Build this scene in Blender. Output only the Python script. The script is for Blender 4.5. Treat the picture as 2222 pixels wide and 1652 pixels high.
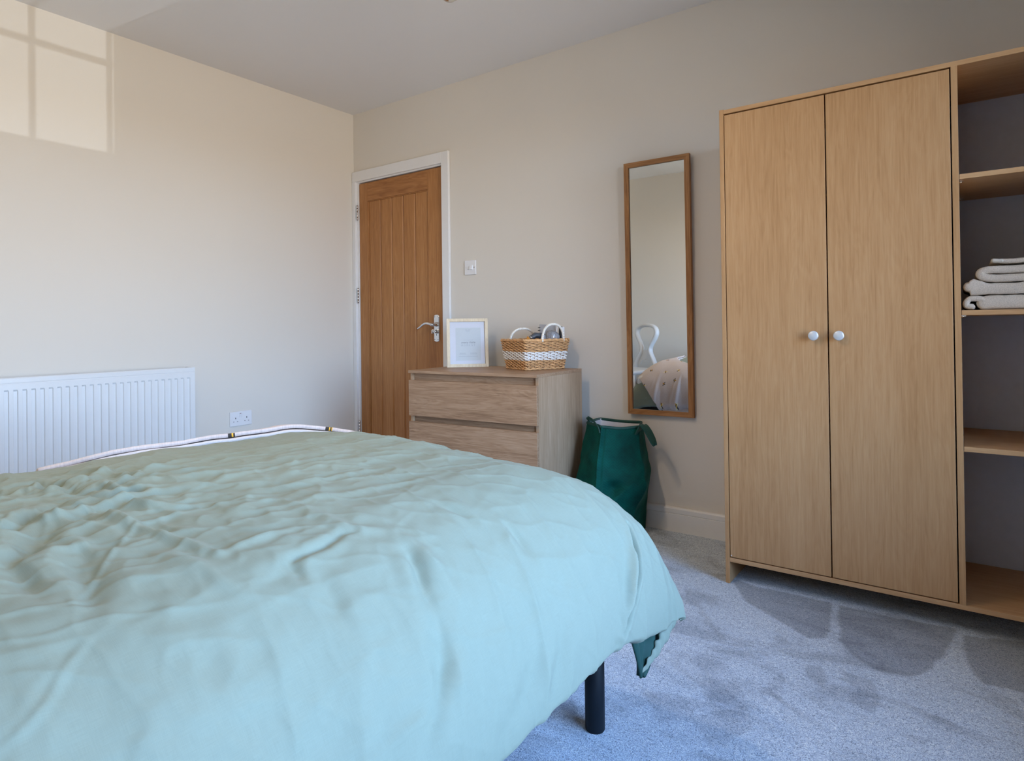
import bpy, bmesh, math, random
import numpy as np
from mathutils import Vector, Matrix

random.seed(7)
for _o in list(bpy.data.objects):
    bpy.data.objects.remove(_o)
SC = bpy.context.scene
COL = SC.collection
PI = math.pi

# ------------------------------------------------------------------ camera
yaw, pit, rol = [math.radians(v) for v in (35.8262, 0.36969, -0.7148)]
Fv = Vector((-math.sin(yaw) * math.cos(pit), math.cos(yaw) * math.cos(pit), math.sin(pit)))
R0 = Vector((math.cos(yaw), math.sin(yaw), 0))
U0 = R0.cross(Fv)
Rv = math.cos(rol) * R0 + math.sin(rol) * U0
Uv = -math.sin(rol) * R0 + math.cos(rol) * U0
cam_d = bpy.data.cameras.new('camera')
cam = bpy.data.objects.new('camera', cam_d)
COL.objects.link(cam)
M3 = Matrix((Rv, Uv, -Fv)).transposed()
cam.matrix_world = Matrix.Translation((3.3797, -2.8411, 0.9722)) @ M3.to_4x4()
cam_d.sensor_width = 36
cam_d.lens = 1351.15 / 2222 * 36
cam_d.shift_y = -(826 - 702.39) / 2222
cam_d.clip_start = 0.02
SC.camera = cam

# ------------------------------------------------------------------ world and light
W = bpy.data.worlds.new('sky')
SC.world = W
W.use_nodes = True
nt = W.node_tree
nt.nodes.clear()
o_ = nt.nodes.new('ShaderNodeOutputWorld')
bg = nt.nodes.new('ShaderNodeBackground')
tc = nt.nodes.new('ShaderNodeTexCoord')
sp = nt.nodes.new('ShaderNodeSeparateXYZ')
rp = nt.nodes.new('ShaderNodeValToRGB')
mp = nt.nodes.new('ShaderNodeMapRange')
mp.inputs['From Min'].default_value = -1
nt.links.new(tc.outputs['Generated'], sp.inputs[0])
nt.links.new(sp.outputs['Z'], mp.inputs['Value'])
nt.links.new(mp.outputs[0], rp.inputs[0])
cr = rp.color_ramp
cr.elements[0].position = 0.0
cr.elements[0].color = (0.39, 0.345, 0.29, 1)
cr.elements[1].position = 1.0
cr.elements[1].color = (0.20, 0.42, 1.0, 1)
for p_, c_ in ((0.485, (0.45, 0.395, 0.33, 1)), (0.50, (0.54, 0.71, 0.93, 1)), (0.62, (0.36, 0.60, 1.0, 1))):
    e_ = cr.elements.new(p_)
    e_.color = c_
nt.links.new(rp.outputs[0], bg.inputs['Color'])
bg.inputs['Strength'].default_value = 27.0
nt.links.new(bg.outputs[0], o_.inputs[0])


def lamp(name, kind, loc, energy, color, **kw):
    d = bpy.data.lights.new(name, kind)
    d.energy = energy
    d.color = color
    ob = bpy.data.objects.new(name, d)
    COL.objects.link(ob)
    ob.location = loc
    for k, v in kw.items():
        setattr(d, k, v)
    return ob


# low sun glancing back up off the ground outside, through the window
refl = lamp('sun_reflection', 'SUN', (6, -1, 1), 0.68, (0.86, 0.93, 1.0), angle=math.radians(0.15))
refl.rotation_euler = Vector((-1, -0.135, 0.300)).to_track_quat('-Z', 'Y').to_euler()
# window portal
pt = lamp('window_portal', 'AREA', (4.45, -1.94, 1.275), 1.0, (1, 1, 1), shape='RECTANGLE', size=1.57, size_y=2.14)
pt.rotation_euler = (0, PI / 2, 0)
pt.data.cycles.is_portal = True
# the room's own ceiling lamps
LAMPS = ((1.93, -1.80, 2.165, 8.5), (1.93, -2.35, 2.165, 7.0))
for x_, y_, z_, e_ in LAMPS:
    lamp('spot_bulb', 'AREA', (x_, y_, z_), e_, (1.0, 0.78, 0.56), shape='DISK', size=0.09)

SC.view_settings.view_transform = 'Standard'
SC.view_settings.look = 'None'
SC.view_settings.gamma = 1
SC.view_settings.exposure = 0.0
SC.view_settings.use_curve_mapping = False
SC.cycles.use_denoising = True
SC.cycles.max_bounces = 10
SC.cycles.diffuse_bounces = 6
SC.cycles.transparent_max_bounces = 16
SC.cycles.caustics_reflective = False


# ------------------------------------------------------------------ materials
def new_mat(name):
    m = bpy.data.materials.new(name)
    m.use_nodes = True
    t = m.node_tree
    b = t.nodes['Principled BSDF']
    return m, t, b


def nd(t, typ, **kw):
    n = t.nodes.new(typ)
    for k, v in kw.items():
        if k in n.inputs:
            n.inputs[k].default_value = v
        else:
            setattr(n, k, v)
    return n


def mth(t, op, a, b=None, c=None, clamp=False):
    n = t.nodes.new('ShaderNodeMath')
    n.operation = op
    n.use_clamp = clamp
    for i, v in enumerate((a, b, c)):
        if v is None:
            continue
        if isinstance(v, (int, float)):
            n.inputs[i].default_value = v
        else:
            t.links.new(v, n.inputs[i])
    return n.outputs[0]


def ramp(t, fac, stops):
    n = t.nodes.new('ShaderNodeValToRGB')
    e = n.color_ramp.elements
    e[0].position, e[0].color = stops[0][0], (*stops[0][1], 1)
    e[1].position, e[1].color = stops[-1][0], (*stops[-1][1], 1)
    for p, c in stops[1:-1]:
        k = e.new(p)
        k.color = (*c, 1)
    t.links.new(fac, n.inputs[0])
    return n.outputs[0]


def mixc(t, fac, a, b, mode='MIX'):
    n = t.nodes.new('ShaderNodeMix')
    n.data_type = 'RGBA'
    n.blend_type = mode
    for s, v in ((n.inputs[0], fac), (n.inputs[6], a), (n.inputs[7], b)):
        if isinstance(v, (int, float)):
            s.default_value = v
        elif isinstance(v, tuple):
            s.default_value = (*v, 1)
        else:
            t.links.new(v, s)
    return n.outputs[2]


def bump(t, b, h, strength=0.3, dist=0.002):
    n = t.nodes.new('ShaderNodeBump')
    n.inputs['Strength'].default_value = strength
    n.inputs['Distance'].default_value = dist
    t.links.new(h, n.inputs['Height'])
    t.links.new(n.outputs[0], b.inputs['Normal'])


def coords(t, kind='Object', scale=(1, 1, 1), loc=(0, 0, 0)):
    c = t.nodes.new('ShaderNodeTexCoord')
    m = t.nodes.new('ShaderNodeMapping')
    m.inputs['Scale'].default_value = scale
    m.inputs['Location'].default_value = loc
    t.links.new(c.outputs[kind], m.inputs[0])
    return m.outputs[0]


def noise(t, vec, scale, detail=4, rough=0.6, dist=0.0):
    n = t.nodes.new('ShaderNodeTexNoise')
    n.inputs['Scale'].default_value = scale
    n.inputs['Detail'].default_value = detail
    n.inputs['Roughness'].default_value = rough
    n.inputs['Distortion'].default_value = dist
    t.links.new(vec, n.inputs['Vector'])
    return n.outputs[0]


def plain(name, col, rough=0.5, metal=0.0, spec=0.5, var=0.03, nscale=30, bmp=0.0):
    m, t, b = new_mat(name)
    n = noise(t, coords(t), nscale)
    lo = tuple(max(0, c * (1 - var)) for c in col)
    hi = tuple(min(1, c * (1 + var)) for c in col)
    t.links.new(ramp(t, n, ((0.3, lo), (0.7, hi))), b.inputs['Base Color'])
    b.inputs['Roughness'].default_value = rough
    b.inputs['Metallic'].default_value = metal
    b.inputs['Specular IOR Level'].default_value = spec
    if bmp:
        bump(t, b, n, bmp, 0.001)
    return m


def wood(name, axis, dark, mid, light, rough=0.45, gs=1.0, figure=0.5, spec=0.35):
    """grain runs along axis (0,1,2)"""
    m, t, b = new_mat(name)
    s = [26.0 * gs] * 3
    s[axis] = 1.1 * gs
    v = coords(t, scale=tuple(s))
    fine = noise(t, v, 2.6, 7, 0.68, 0.4)
    s2 = [7.0 * gs] * 3
    s2[axis] = 0.85 * gs
    v2 = coords(t, scale=tuple(s2), loc=(3.1, 1.7, 0.4))
    big = noise(t, v2, 1.6, 3, 0.55, 1.3)
    rings = mth(t, 'SINE', mth(t, 'MULTIPLY', big, 42.0))
    rings = mth(t, 'MULTIPLY_ADD', rings, 0.09 * figure, 0.5)
    s3 = [3.2 * gs] * 3
    s3[axis] = 0.35 * gs
    broad = noise(t, coords(t, scale=tuple(s3)), 1.4, 2, 0.5, 0.3)
    f = mth(t, 'ADD', mth(t, 'MULTIPLY', fine, 0.62), mth(t, 'MULTIPLY', rings, 0.55))
    f = mth(t, 'ADD', f, mth(t, 'MULTIPLY_ADD', broad, 0.35, -0.26))
    c = ramp(t, f, ((0.34, dark), (0.5, mid), (0.66, light)))
    s4 = [170.0 * gs] * 3
    s4[axis] = 4.0 * gs
    pores = noise(t, coords(t, scale=tuple(s4)), 1.0, 2, 0.5)
    pf = ramp(t, pores, ((0.3, (0.84, 0.81, 0.78)), (0.46, (1, 1, 1))))
    c = mixc(t, 0.55, c, pf, 'MULTIPLY')
    t.links.new(c, b.inputs['Base Color'])
    b.inputs['Roughness'].default_value = rough
    b.inputs['Specular IOR Level'].default_value = spec
    bump(t, b, pores, 0.12, 0.0006)
    return m


MAT = {}
# painted plaster
def paint(name, col, rough=0.72, var=0.012):
    m, t, b = new_mat(name)
    v = coords(t)
    big = noise(t, v, 1.3, 3, 0.5)
    c = ramp(t, big, ((0.3, tuple(x * (1 - var) for x in col)), (0.7, tuple(x * (1 + var) for x in col))))
    t.links.new(c, b.inputs['Base Color'])
    b.inputs['Roughness'].default_value = rough
    b.inputs['Specular IOR Level'].default_value = 0.25
    fine = noise(t, v, 190, 3, 0.6)
    bump(t, b, fine, 0.05, 0.0008)
    return m


MAT['wall'] = paint('wall_paint', (0.70, 0.657, 0.59))
MAT['ceil'] = paint('ceiling_paint', (0.74, 0.73, 0.72))
MAT['gloss_white'] = plain('gloss_trim_white', (0.76, 0.755, 0.75), 0.32, var=0.01)
MAT['plastic'] = plain('white_plastic', (0.76, 0.76, 0.77), 0.3, var=0.01)
MAT['rad_white'] = plain('radiator_enamel', (0.70, 0.71, 0.71), 0.28, var=0.008)
MAT['dark_gap'] = plain('dark_gap', (0.02, 0.02, 0.02), 0.8)
MAT['chrome'] = plain('chrome', (0.78, 0.78, 0.78), 0.13, metal=1.0, var=0.01)
MAT['black_metal'] = plain('black_powder_coat', (0.006, 0.009, 0.013), 0.5, spec=0.2, var=0.05)
MAT['wardrobe_v'] = wood('wardrobe_oak_vertical', 2, (0.40, 0.218, 0.093), (0.475, 0.275, 0.128), (0.53, 0.325, 0.162), gs=1.45, figure=0.6)
MAT['wardrobe_h'] = wood('wardrobe_oak_horizontal', 0, (0.42, 0.235, 0.105), (0.51, 0.305, 0.15), (0.58, 0.37, 0.195), gs=1.4, figure=0.3)
MAT['door_v'] = wood('door_oak_vertical', 2, (0.30, 0.125, 0.042), (0.395, 0.175, 0.058), (0.46, 0.22, 0.080), gs=1.2, figure=0.7)
MAT['door_h'] = wood('door_oak_horizontal', 0, (0.28, 0.112, 0.036), (0.385, 0.168, 0.055), (0.46, 0.215, 0.078), gs=0.9, figure=1.2)
MAT['chest_h'] = wood('chest_oak_horizontal', 0, (0.235, 0.135, 0.075), (0.36, 0.222, 0.13), (0.45, 0.30, 0.19), gs=1.7, figure=0.9)
MAT['chest_v'] = wood('chest_oak_vertical', 2, (0.31, 0.195, 0.115), (0.41, 0.275, 0.17), (0.49, 0.345, 0.23), gs=1.5, figure=0.4)
MAT['mirror_wood'] = wood('mirror_frame_oak', 2, (0.20, 0.085, 0.028), (0.33, 0.15, 0.05), (0.44, 0.22, 0.085), gs=1.6, figure=0.9)
MAT['pine'] = wood('pale_pine', 2, (0.56, 0.45, 0.30), (0.68, 0.57, 0.40), (0.76, 0.66, 0.49), gs=1.6, figure=0.3)
MAT['back_panel'] = plain('grey_back_panel', (0.52, 0.57, 0.68), 0.6)

m, t, b = new_mat('mirror_glass')
t.links.new(ramp(t, noise(t, coords(t), 2.0), ((0.3, (0.74, 0.76, 0.75)), (0.7, (0.75, 0.77, 0.76)))), b.inputs['Base Color'])
b.inputs['Metallic'].default_value = 1.0
b.inputs['Roughness'].default_value = 0.012
MAT['mirror'] = m


def clear(name, tint=(1, 1, 1), refl_k=1.0, ior=1.5):
    m = bpy.data.materials.new(name)
    m.use_nodes = True
    t = m.node_tree
    t.nodes.clear()
    out = t.nodes.new('ShaderNodeOutputMaterial')
    tr = t.nodes.new('ShaderNodeBsdfTransparent')
    tr.inputs[0].default_value = (*tint, 1)
    gl = t.nodes.new('ShaderNodeBsdfGlossy')
    gl.inputs['Roughness'].default_value = 0.02
    fr = t.nodes.new('ShaderNodeFresnel')
    fr.inputs[0].default_value = ior
    mx = t.nodes.new('ShaderNodeMixShader')
    t.links.new(mth(t, 'MULTIPLY', fr.outputs[0], refl_k), mx.inputs[0])
    t.links.new(tr.outputs[0], mx.inputs[1])
    t.links.new(gl.outputs[0], mx.inputs[2])
    t.links.new(mx.outputs[0], out.inputs[0])
    return m


MAT['pane'] = clear('window_glass')
MAT['clear_plastic'] = clear('clear_plastic', (0.97, 0.97, 0.98), 1.0)
_t = MAT['clear_plastic'].node_tree
_o = [n for n in _t.nodes if n.type == 'OUTPUT_MATERIAL'][0]
_mx = _o.inputs[0].links[0].from_node
_df = _t.nodes.new('ShaderNodeBsdfDiffuse')
_df.inputs[0].default_value = (0.75, 0.76, 0.80, 1)
_m2 = _t.nodes.new('ShaderNodeMixShader')
_m2.inputs[0].default_value = 0.22
_t.links.new(_mx.outputs[0], _m2.inputs[1])
_t.links.new(_df.outputs[0], _m2.inputs[2])
_t.links.new(_m2.outputs[0], _o.inputs[0])

# carpet: grey cut pile with brushed marks and a painted bed-leg shadow
m, t, b = new_mat('carpet_pile')
v = coords(t)
pile = noise(t, v, 150, 2, 0.7, 2.2)
pile2 = noise(t, v, 480, 2, 0.7, 0.5)
tone = noise(t, coords(t, scale=(1.0, 1.9, 1.0)), 3.4, 5, 0.62, 0.7)
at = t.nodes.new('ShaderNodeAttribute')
at.attribute_name = 'brush_and_shadow'
f = mth(t, 'ADD', mth(t, 'MULTIPLY', pile, 0.62), mth(t, 'MULTIPLY', pile2, 0.38))
c1 = ramp(t, f, ((0.38, (0.17, 0.21, 0.28)), (0.5, (0.54, 0.65, 0.79)), (0.62, (0.95, 1.0, 1.0))))
dk = ramp(t, tone, ((0.36, (0.60, 0.60, 0.61)), (0.50, (1.0, 1.0, 1.0))))
c2 = mixc(t, 0.75, c1, dk, 'MULTIPLY')
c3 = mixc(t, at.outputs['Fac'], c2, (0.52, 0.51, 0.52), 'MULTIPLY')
t.links.new(c3, b.inputs['Base Color'])
b.inputs['Roughness'].default_value = 0.95
b.inputs['Specular IOR Level'].default_value = 0.05
b.inputs['Sheen Weight'].default_value = 0.25
bump(t, b, f, 0.8, 0.006)
MAT['carpet'] = m

# duvet linen
m, t, b = new_mat('duvet_cotton')
uv = coords(t, 'UV')
wv1 = noise(t, coords(t, 'UV', (1300, 50, 1)), 1.0, 2, 0.5)
wv2 = noise(t, coords(t, 'UV', (50, 1300, 1)), 1.0, 2, 0.5)
slub = mth(t, 'ADD', wv1, wv2)
slub = mth(t, 'MULTIPLY', slub, 0.5)
big = noise(t, uv, 2.2, 3, 0.5)
c = ramp(t, slub, ((0.36, (0.218, 0.250, 0.198)), (0.62, (0.235, 0.272, 0.216))))
c = mixc(t, 0.5, c, ramp(t, big, ((0.35, (0.92, 0.95, 0.95)), (0.65, (1, 1, 1)))), 'MULTIPLY')
t.links.new(c, b.inputs['Base Color'])
b.inputs['Roughness'].default_value = 0.85
b.inputs['Sheen Weight'].default_value = 0.06
b.inputs['Sheen Roughness'].default_value = 0.4
b.inputs['Specular IOR Level'].default_value = 0.12
bump(t, b, slub, 0.10, 0.0008)
MAT['duvet'] = m
MAT['duvet_shaded'] = plain('duvet_cotton_shaded', (0.005, 0.045, 0.037), 0.8, var=0.06, nscale=60)  # same cotton as the duvet, darkened to paint in the flap's shade

# fleece throw with bee print
m, t, b = new_mat('bee_fleece')
uv = coords(t, 'UV')
vo = t.nodes.new('ShaderNodeTexVoronoi')
vo.voronoi_dimensions = '2D'
vo.inputs['Scale'].default_value = 8.5
vo.inputs['Randomness'].default_value = 0.55
t.links.new(uv, vo.inputs['Vector'])
sub = t.nodes.new('ShaderNodeVectorMath')
sub.operation = 'SUBTRACT'
t.links.new(uv, sub.inputs[0])
t.links.new(vo.outputs['Position'], sub.inputs[1])
rot = t.nodes.new('ShaderNodeVectorRotate')
rot.rotation_type = 'Z_AXIS'
t.links.new(sub.outputs[0], rot.inputs['Vector'])
sc_ = t.nodes.new('ShaderNodeSeparateColor')
t.links.new(vo.outputs['Color'], sc_.inputs[0])
t.links.new(mth(t, 'MULTIPLY', sc_.outputs[0], 6.28), rot.inputs['Angle'])
sx = t.nodes.new('ShaderNodeSeparateXYZ')
t.links.new(rot.outputs[0], sx.inputs[0])


def ell(cx_, cy_, rx_, ry_):
    dx = mth(t, 'DIVIDE', mth(t, 'SUBTRACT', sx.outputs[0], cx_), rx_)
    dy = mth(t, 'DIVIDE', mth(t, 'SUBTRACT', sx.outputs[1], cy_), ry_)
    return mth(t, 'LESS_THAN', mth(t, 'ADD', mth(t, 'MULTIPLY', dx, dx), mth(t, 'MULTIPLY', dy, dy)), 1.0)


body = ell(0, 0, 0.0105, 0.0052)
head = ell(0.0115, 0, 0.0038, 0.0042)
w1 = ell(0.004, 0.0080, 0.0045, 0.0085)
w2 = ell(0.002, -0.0080, 0.0045, 0.0085)
stripes = mth(t, 'GREATER_THAN', mth(t, 'SINE', mth(t, 'MULTIPLY', sx.outputs[0], 780.0)), 0.1)
base = ramp(t, noise(t, uv, 240, 3, 0.7), ((0.3, (0.50, 0.42, 0.385)), (0.7, (0.63, 0.545, 0.505))))
wingc = mixc(t, mth(t, 'GREATER_THAN', sc_.outputs[1], 0.5), (0.10, 0.09, 0.08), (0.75, 0.66, 0.38))
c = mixc(t, mth(t, 'MAXIMUM', w1, w2), base, wingc)
bodyc = mixc(t, stripes, (0.03, 0.025, 0.02), (0.80, 0.42, 0.03))
c = mixc(t, body, c, bodyc)
c = mixc(t, head, c, (0.03, 0.025, 0.02))
t.links.new(c, b.inputs['Base Color'])
b.inputs['Roughness'].default_value = 0.8
b.inputs['Sheen Weight'].default_value = 0.2
bump(t, b, noise(t, uv, 500, 3, 0.7), 0.35, 0.002)
MAT['throw'] = m
MAT['throw_back'] = plain('fleece_reverse', (0.58, 0.53, 0.51), 0.9, var=0.05, nscale=300, bmp=0.5)

# laundry bag velvet with herringbone stitching
m, t, b = new_mat('green_velvet')
cU = t.nodes.new('ShaderNodeTexCoord')
sU = t.nodes.new('ShaderNodeSeparateXYZ')
t.links.new(cU.outputs['UV'], sU.inputs[0])
tri = mth(t, 'PINGPONG', sU.outputs[0], 0.017)
zig = mth(t, 'PINGPONG', mth(t, 'ADD', sU.outputs[1], tri), 0.0060)
zig = mth(t, 'DIVIDE', zig, 0.0060)
zz = mth(t, 'POWER', zig, 0.35)
n1 = noise(t, cU.outputs['UV'], 9, 4, 0.6)
c = ramp(t, n1, ((0.3, (0.000, 0.034, 0.026)), (0.7, (0.001, 0.088, 0.066))))
c = mixc(t, mth(t, 'MULTIPLY', mth(t, 'SUBTRACT', 1.0, zz), 0.35), c, (0.0, 0.02, 0.016))
t.links.new(c, b.inputs['Base Color'])
b.inputs['Roughness'].default_value = 0.7
b.inputs['Specular IOR Level'].default_value = 0.12
b.inputs['Sheen Weight'].default_value = 0.10
b.inputs['Sheen Tint'].default_value = (0.2, 0.8, 0.7, 1)
b.inputs['Sheen Roughness'].default_value = 0.35
bump(t, b, zz, 0.38, 0.0018)
MAT['velvet'] = m
MAT['velvet_plain'] = plain('green_webbing', (0.001, 0.050, 0.038), 0.6, var=0.15, nscale=90, bmp=0.2)
MAT['lining'] = plain('white_lining', (0.72, 0.70, 0.72), 0.85, var=0.05, nscale=80)

MAT['cane'] = plain('natural_cane', (0.60, 0.335, 0.145), 0.45, var=0.28, nscale=55)
MAT['cane_dark'] = plain('cane_core', (0.30, 0.16, 0.07), 0.7, var=0.2, nscale=40)
MAT['cane_white'] = plain('white_cane', (0.78, 0.76, 0.73), 0.45, var=0.06, nscale=60)
MAT['rope_white'] = plain('white_wrap', (0.78, 0.74, 0.66), 0.6, var=0.1, nscale=90)
MAT['towel'] = plain('cream_towelling', (0.54, 0.475, 0.405), 0.95, var=0.22, nscale=420, bmp=1.0)
MAT['towel_band'] = plain('towel_woven_band', (0.56, 0.53, 0.47), 0.6, var=0.05, nscale=120)
MAT['mount'] = plain('white_mount_card', (0.78, 0.78, 0.84), 0.6, var=0.01)
MAT['print'] = plain('pale_grey_print', (0.68, 0.71, 0.72), 0.6, var=0.01)
MAT['ink'] = plain('grey_ink', (0.27, 0.28, 0.31), 0.7)
MAT['ink_pale'] = plain('pale_ink', (0.47, 0.50, 0.53), 0.7)
MAT['glass_pic'] = clear('picture_glass', (0.99, 0.99, 0.99), 0.8)
MAT['mattress'] = plain('mattress_ticking', (0.70, 0.69, 0.67), 0.85, var=0.05, nscale=80)
MAT['chair_white'] = plain('white_lacquer', (0.72, 0.74, 0.76), 0.3, var=0.01)
MAT['black_plastic'] = plain('black_plastic', (0.03, 0.032, 0.036), 0.35)
MAT['grey_card'] = plain('grey_cover', (0.36, 0.33, 0.31), 0.7, var=0.05)
MAT['orange'] = plain('orange_packet', (0.62, 0.24, 0.03), 0.5)
MAT['brass'] = plain('warm_brass', (0.9, 0.75, 0.5), 0.2, metal=1.0)
m, t, b = new_mat('lit_bulb')
b.inputs['Base Color'].default_value = (1, 0.9, 0.75, 1)
b.inputs['Emission Color'].default_value = (1, 0.78, 0.52, 1)
b.inputs['Emission Strength'].default_value = 6
MAT['bulb'] = m


# ------------------------------------------------------------------ helpers
def tag(o, label=None, cat=None, group=None, kind=None):
    if label:
        o['label'] = label
    if cat:
        o['category'] = cat
    if group:
        o['group'] = group
    if kind:
        o['kind'] = kind
    return o


def empty(name, loc=(0, 0, 0), rz=0.0, **kw):
    o = bpy.data.objects.new(name, None)
    o.empty_display_size = 0.05
    COL.objects.link(o)
    o.location = loc
    o.rotation_euler = (0, 0, rz)
    return tag(o, **kw)


def link(name, me, mats, parent=None, smooth=None, **kw):
    o = bpy.data.objects.new(name, me)
    COL.objects.link(o)
    for mm in (mats if isinstance(mats, (list, tuple)) else [mats]):
        if len(me.materials) < (len(mats) if isinstance(mats, (list, tuple)) else 1):
            me.materials.append(mm)
    if parent:
        o.parent = parent
    if smooth is not None and len(me.polygons):
        me.polygons.foreach_set('use_smooth', [smooth] * len(me.polygons))
    return tag(o, **kw)


class B:
    """collects shapes into one mesh"""

    def __init__(s):
        s.bm = bmesh.new()

    def box(s, x0, x1, y0, y1, z0, z1, bev=0.0, mat=0, xf=None, seg=2):
        r = bmesh.ops.create_cube(s.bm, size=1.0)
        vs = r['verts']
        for v in vs:
            v.co = Vector(((x0 + x1) / 2 + v.co.x * (x1 - x0), (y0 + y1) / 2 + v.co.y * (y1 - y0), (z0 + z1) / 2 + v.co.z * (z1 - z0)))
        fs = list({f for v in vs for f in v.link_faces})
        if bev > 0:
            es = list({e for f in fs for e in f.edges})
            rr = bmesh.ops.bevel(s.bm, geom=es, offset=bev, segments=seg, profile=0.5, affect='EDGES')
            fs = list({f for f in rr['faces']} | {f for v in rr['verts'] for f in v.link_faces})
        vv = {v for f in fs for v in f.verts}
        for f in fs:
            f.material_index = mat
        if xf is not None:
            for v in vv:
                v.co = xf @ v.co
        return s

    def tube(s, pts, rad, seg=10, mat=0, closed=False, cap=True, flat=1.0, up=None):
        pts = [Vector(p) for p in pts]
        n = len(pts)
        rads = rad if isinstance(rad, (list, tuple)) else [rad] * n
        rings = []
        prev = None
        for i, p in enumerate(pts):
            if closed:
                d = pts[(i + 1) % n] - pts[i - 1]
            else:
                d = pts[min(i + 1, n - 1)] - pts[max(i - 1, 0)]
            d.normalize()
            if prev is None:
                u = Vector(up) if up else (Vector((0, 0, 1)) if abs(d.z) < 0.9 else Vector((1, 0, 0)))
            else:
                u = prev
            a = (u - d * u.dot(d)).normalized()
            prev = a
            c = d.cross(a)
            rings.append([s.bm.verts.new(p + (a * math.cos(k / seg * 2 * PI) * flat + c * math.sin(k / seg * 2 * PI)) * rads[i]) for k in range(seg)])
        m_ = n if closed else n - 1
        for i in range(m_):
            r0, r1 = rings[i], rings[(i + 1) % n]
            for k in range(seg):
                f = s.bm.faces.new((r0[k], r0[(k + 1) % seg], r1[(k + 1) % seg], r1[k]))
                f.material_index = mat
                f.smooth = True
        if cap and not closed:
            for r in (list(reversed(rings[0])), rings[-1]):
                f = s.bm.faces.new(r)
                f.material_index = mat
        return s

    def lathe(s, prof, seg=28, mat=0, xf=None):
        rings = []
        for r, z in prof:
            rr = []
            for k in range(seg):
                co = Vector((r * math.cos(k / seg * 2 * PI), r * math.sin(k / seg * 2 * PI), z))
                rr.append(s.bm.verts.new(xf @ co if xf is not None else co))
            rings.append(rr)
        for i in range(len(rings) - 1):
            for k in range(seg):
                f = s.bm.faces.new((rings[i][k], rings[i][(k + 1) % seg], rings[i + 1][(k + 1) % seg], rings[i + 1][k]))
                f.material_index = mat
                f.smooth = True
        for r in (list(reversed(rings[0])), rings[-1]):
            try:
                f = s.bm.faces.new(r)
                f.material_index = mat
            except ValueError:
                pass
        return s

    def poly(s, pts, d, mat=0, bev=0.0):
        """extrude polygon pts by vector d"""
        d = Vector(d)
        a = [s.bm.verts.new(Vector(p)) for p in pts]
        b_ = [s.bm.verts.new(Vector(p) + d) for p in pts]
        fs = [s.bm.faces.new(list(reversed(a))), s.bm.faces.new(b_)]
        n = len(pts)
        for i in range(n):
            fs.append(s.bm.faces.new((a[i], a[(i + 1) % n], b_[(i + 1) % n], b_[i])))
        for f in fs:
            f.material_index = mat
        return s

    def obj(s, name, mats, parent=None, smooth=None, **kw):
        bmesh.ops.recalc_face_normals(s.bm, faces=s.bm.faces)
        me = bpy.data.meshes.new(name)
        s.bm.to_mesh(me)
        s.bm.free()
        return link(name, me, mats, parent, smooth, **kw)


def grid_mesh(name, P, uvs=None, closed_u=False):
    """P: (nu, nv, 3) array -> mesh of quads"""
    nu, nv = P.shape[:2]
    me = bpy.data.meshes.new(name)
    idx = np.arange(nu * nv).reshape(nu, nv)
    if closed_u:
        idx = np.vstack([idx, idx[:1]])
    q = np.stack([idx[:-1, :-1], idx[1:, :-1], idx[1:, 1:], idx[:-1, 1:]], -1).reshape(-1, 4)
    me.vertices.add(nu * nv)
    me.vertices.foreach_set('co', P.reshape(-1).astype(np.float32))
    me.loops.add(q.size)
    me.loops.foreach_set('vertex_index', q.reshape(-1).astype(np.int32))
    me.polygons.add(len(q))
    me.polygons.foreach_set('loop_start', np.arange(0, q.size, 4, dtype=np.int32))
    me.update(calc_edges=True)
    me.validate()
    if uvs is not None:
        ul = me.uv_layers.new(name='UVMap')
        ul.data.foreach_set('uv', uvs.reshape(-1, 2)[q.reshape(-1)].reshape(-1).astype(np.float32))
    me.polygons.foreach_set('use_smooth', [True] * len(me.polygons))
    return me


def rnoise(x, y, seed=0, octs=3, f0=1.0):
    """cheap smooth pseudo-noise in [-1,1] from rotated, warped sines"""
    rs = np.random.RandomState(seed)
    out = np.zeros_like(x, dtype=float)
    amp, tot, f = 1.0, 0.0, f0
    for _ in range(octs):
        for _k in range(4):
            th = rs.rand() * 2 * PI
            ph = rs.rand() * 2 * PI
            ff = f * (0.7 + 0.6 * rs.rand())
            wx = 0.6 * np.sin(y * ff * 0.7 + ph * 2) / ff
            out += amp * np.sin((x + wx) * ff * math.cos(th) * 1.7 + y * ff * math.sin(th) * 1.7 + ph)
            tot += amp
        amp *= 0.5
        f *= 2.1
    return out / tot * 1.6


def sstep(e0, e1, x):
    t_ = np.clip((x - e0) / (e1 - e0), 0, 1)
    return t_ * t_ * (3 - 2 * t_)


# ------------------------------------------------------------------ room shell
RX, RY, H = 4.40, -3.45, 2.45
# floor: carpet with the brushed patches left by vacuuming, plus a painted bed-leg shadow
nx, ny = 150, 120
gx = np.linspace(-0.0, RX, nx)
gy = np.linspace(RY, 0.0, ny)
X, Y = np.meshgrid(gx, gy, indexing='ij')
Pf = np.stack([X, Y, np.zeros_like(X)], -1)
NF = 520
fx = np.linspace(2.0, RX, NF)
fy = np.linspace(-1.75, 0.0, 400)
X, Y = np.meshgrid(fx, fy, indexing='ij')


def inpoly(X, Y, poly):
    ins = np.zeros(X.shape, bool)
    n = len(poly)
    for i in range(n):
        x0, y0 = poly[i]
        x1, y1 = poly[(i + 1) % n]
        c_ = ((y0 > Y) != (y1 > Y)) & (X < (x1 - x0) * (Y - y0) / (y1 - y0 + 1e-12) + x0)
        ins ^= c_
    return ins


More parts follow.
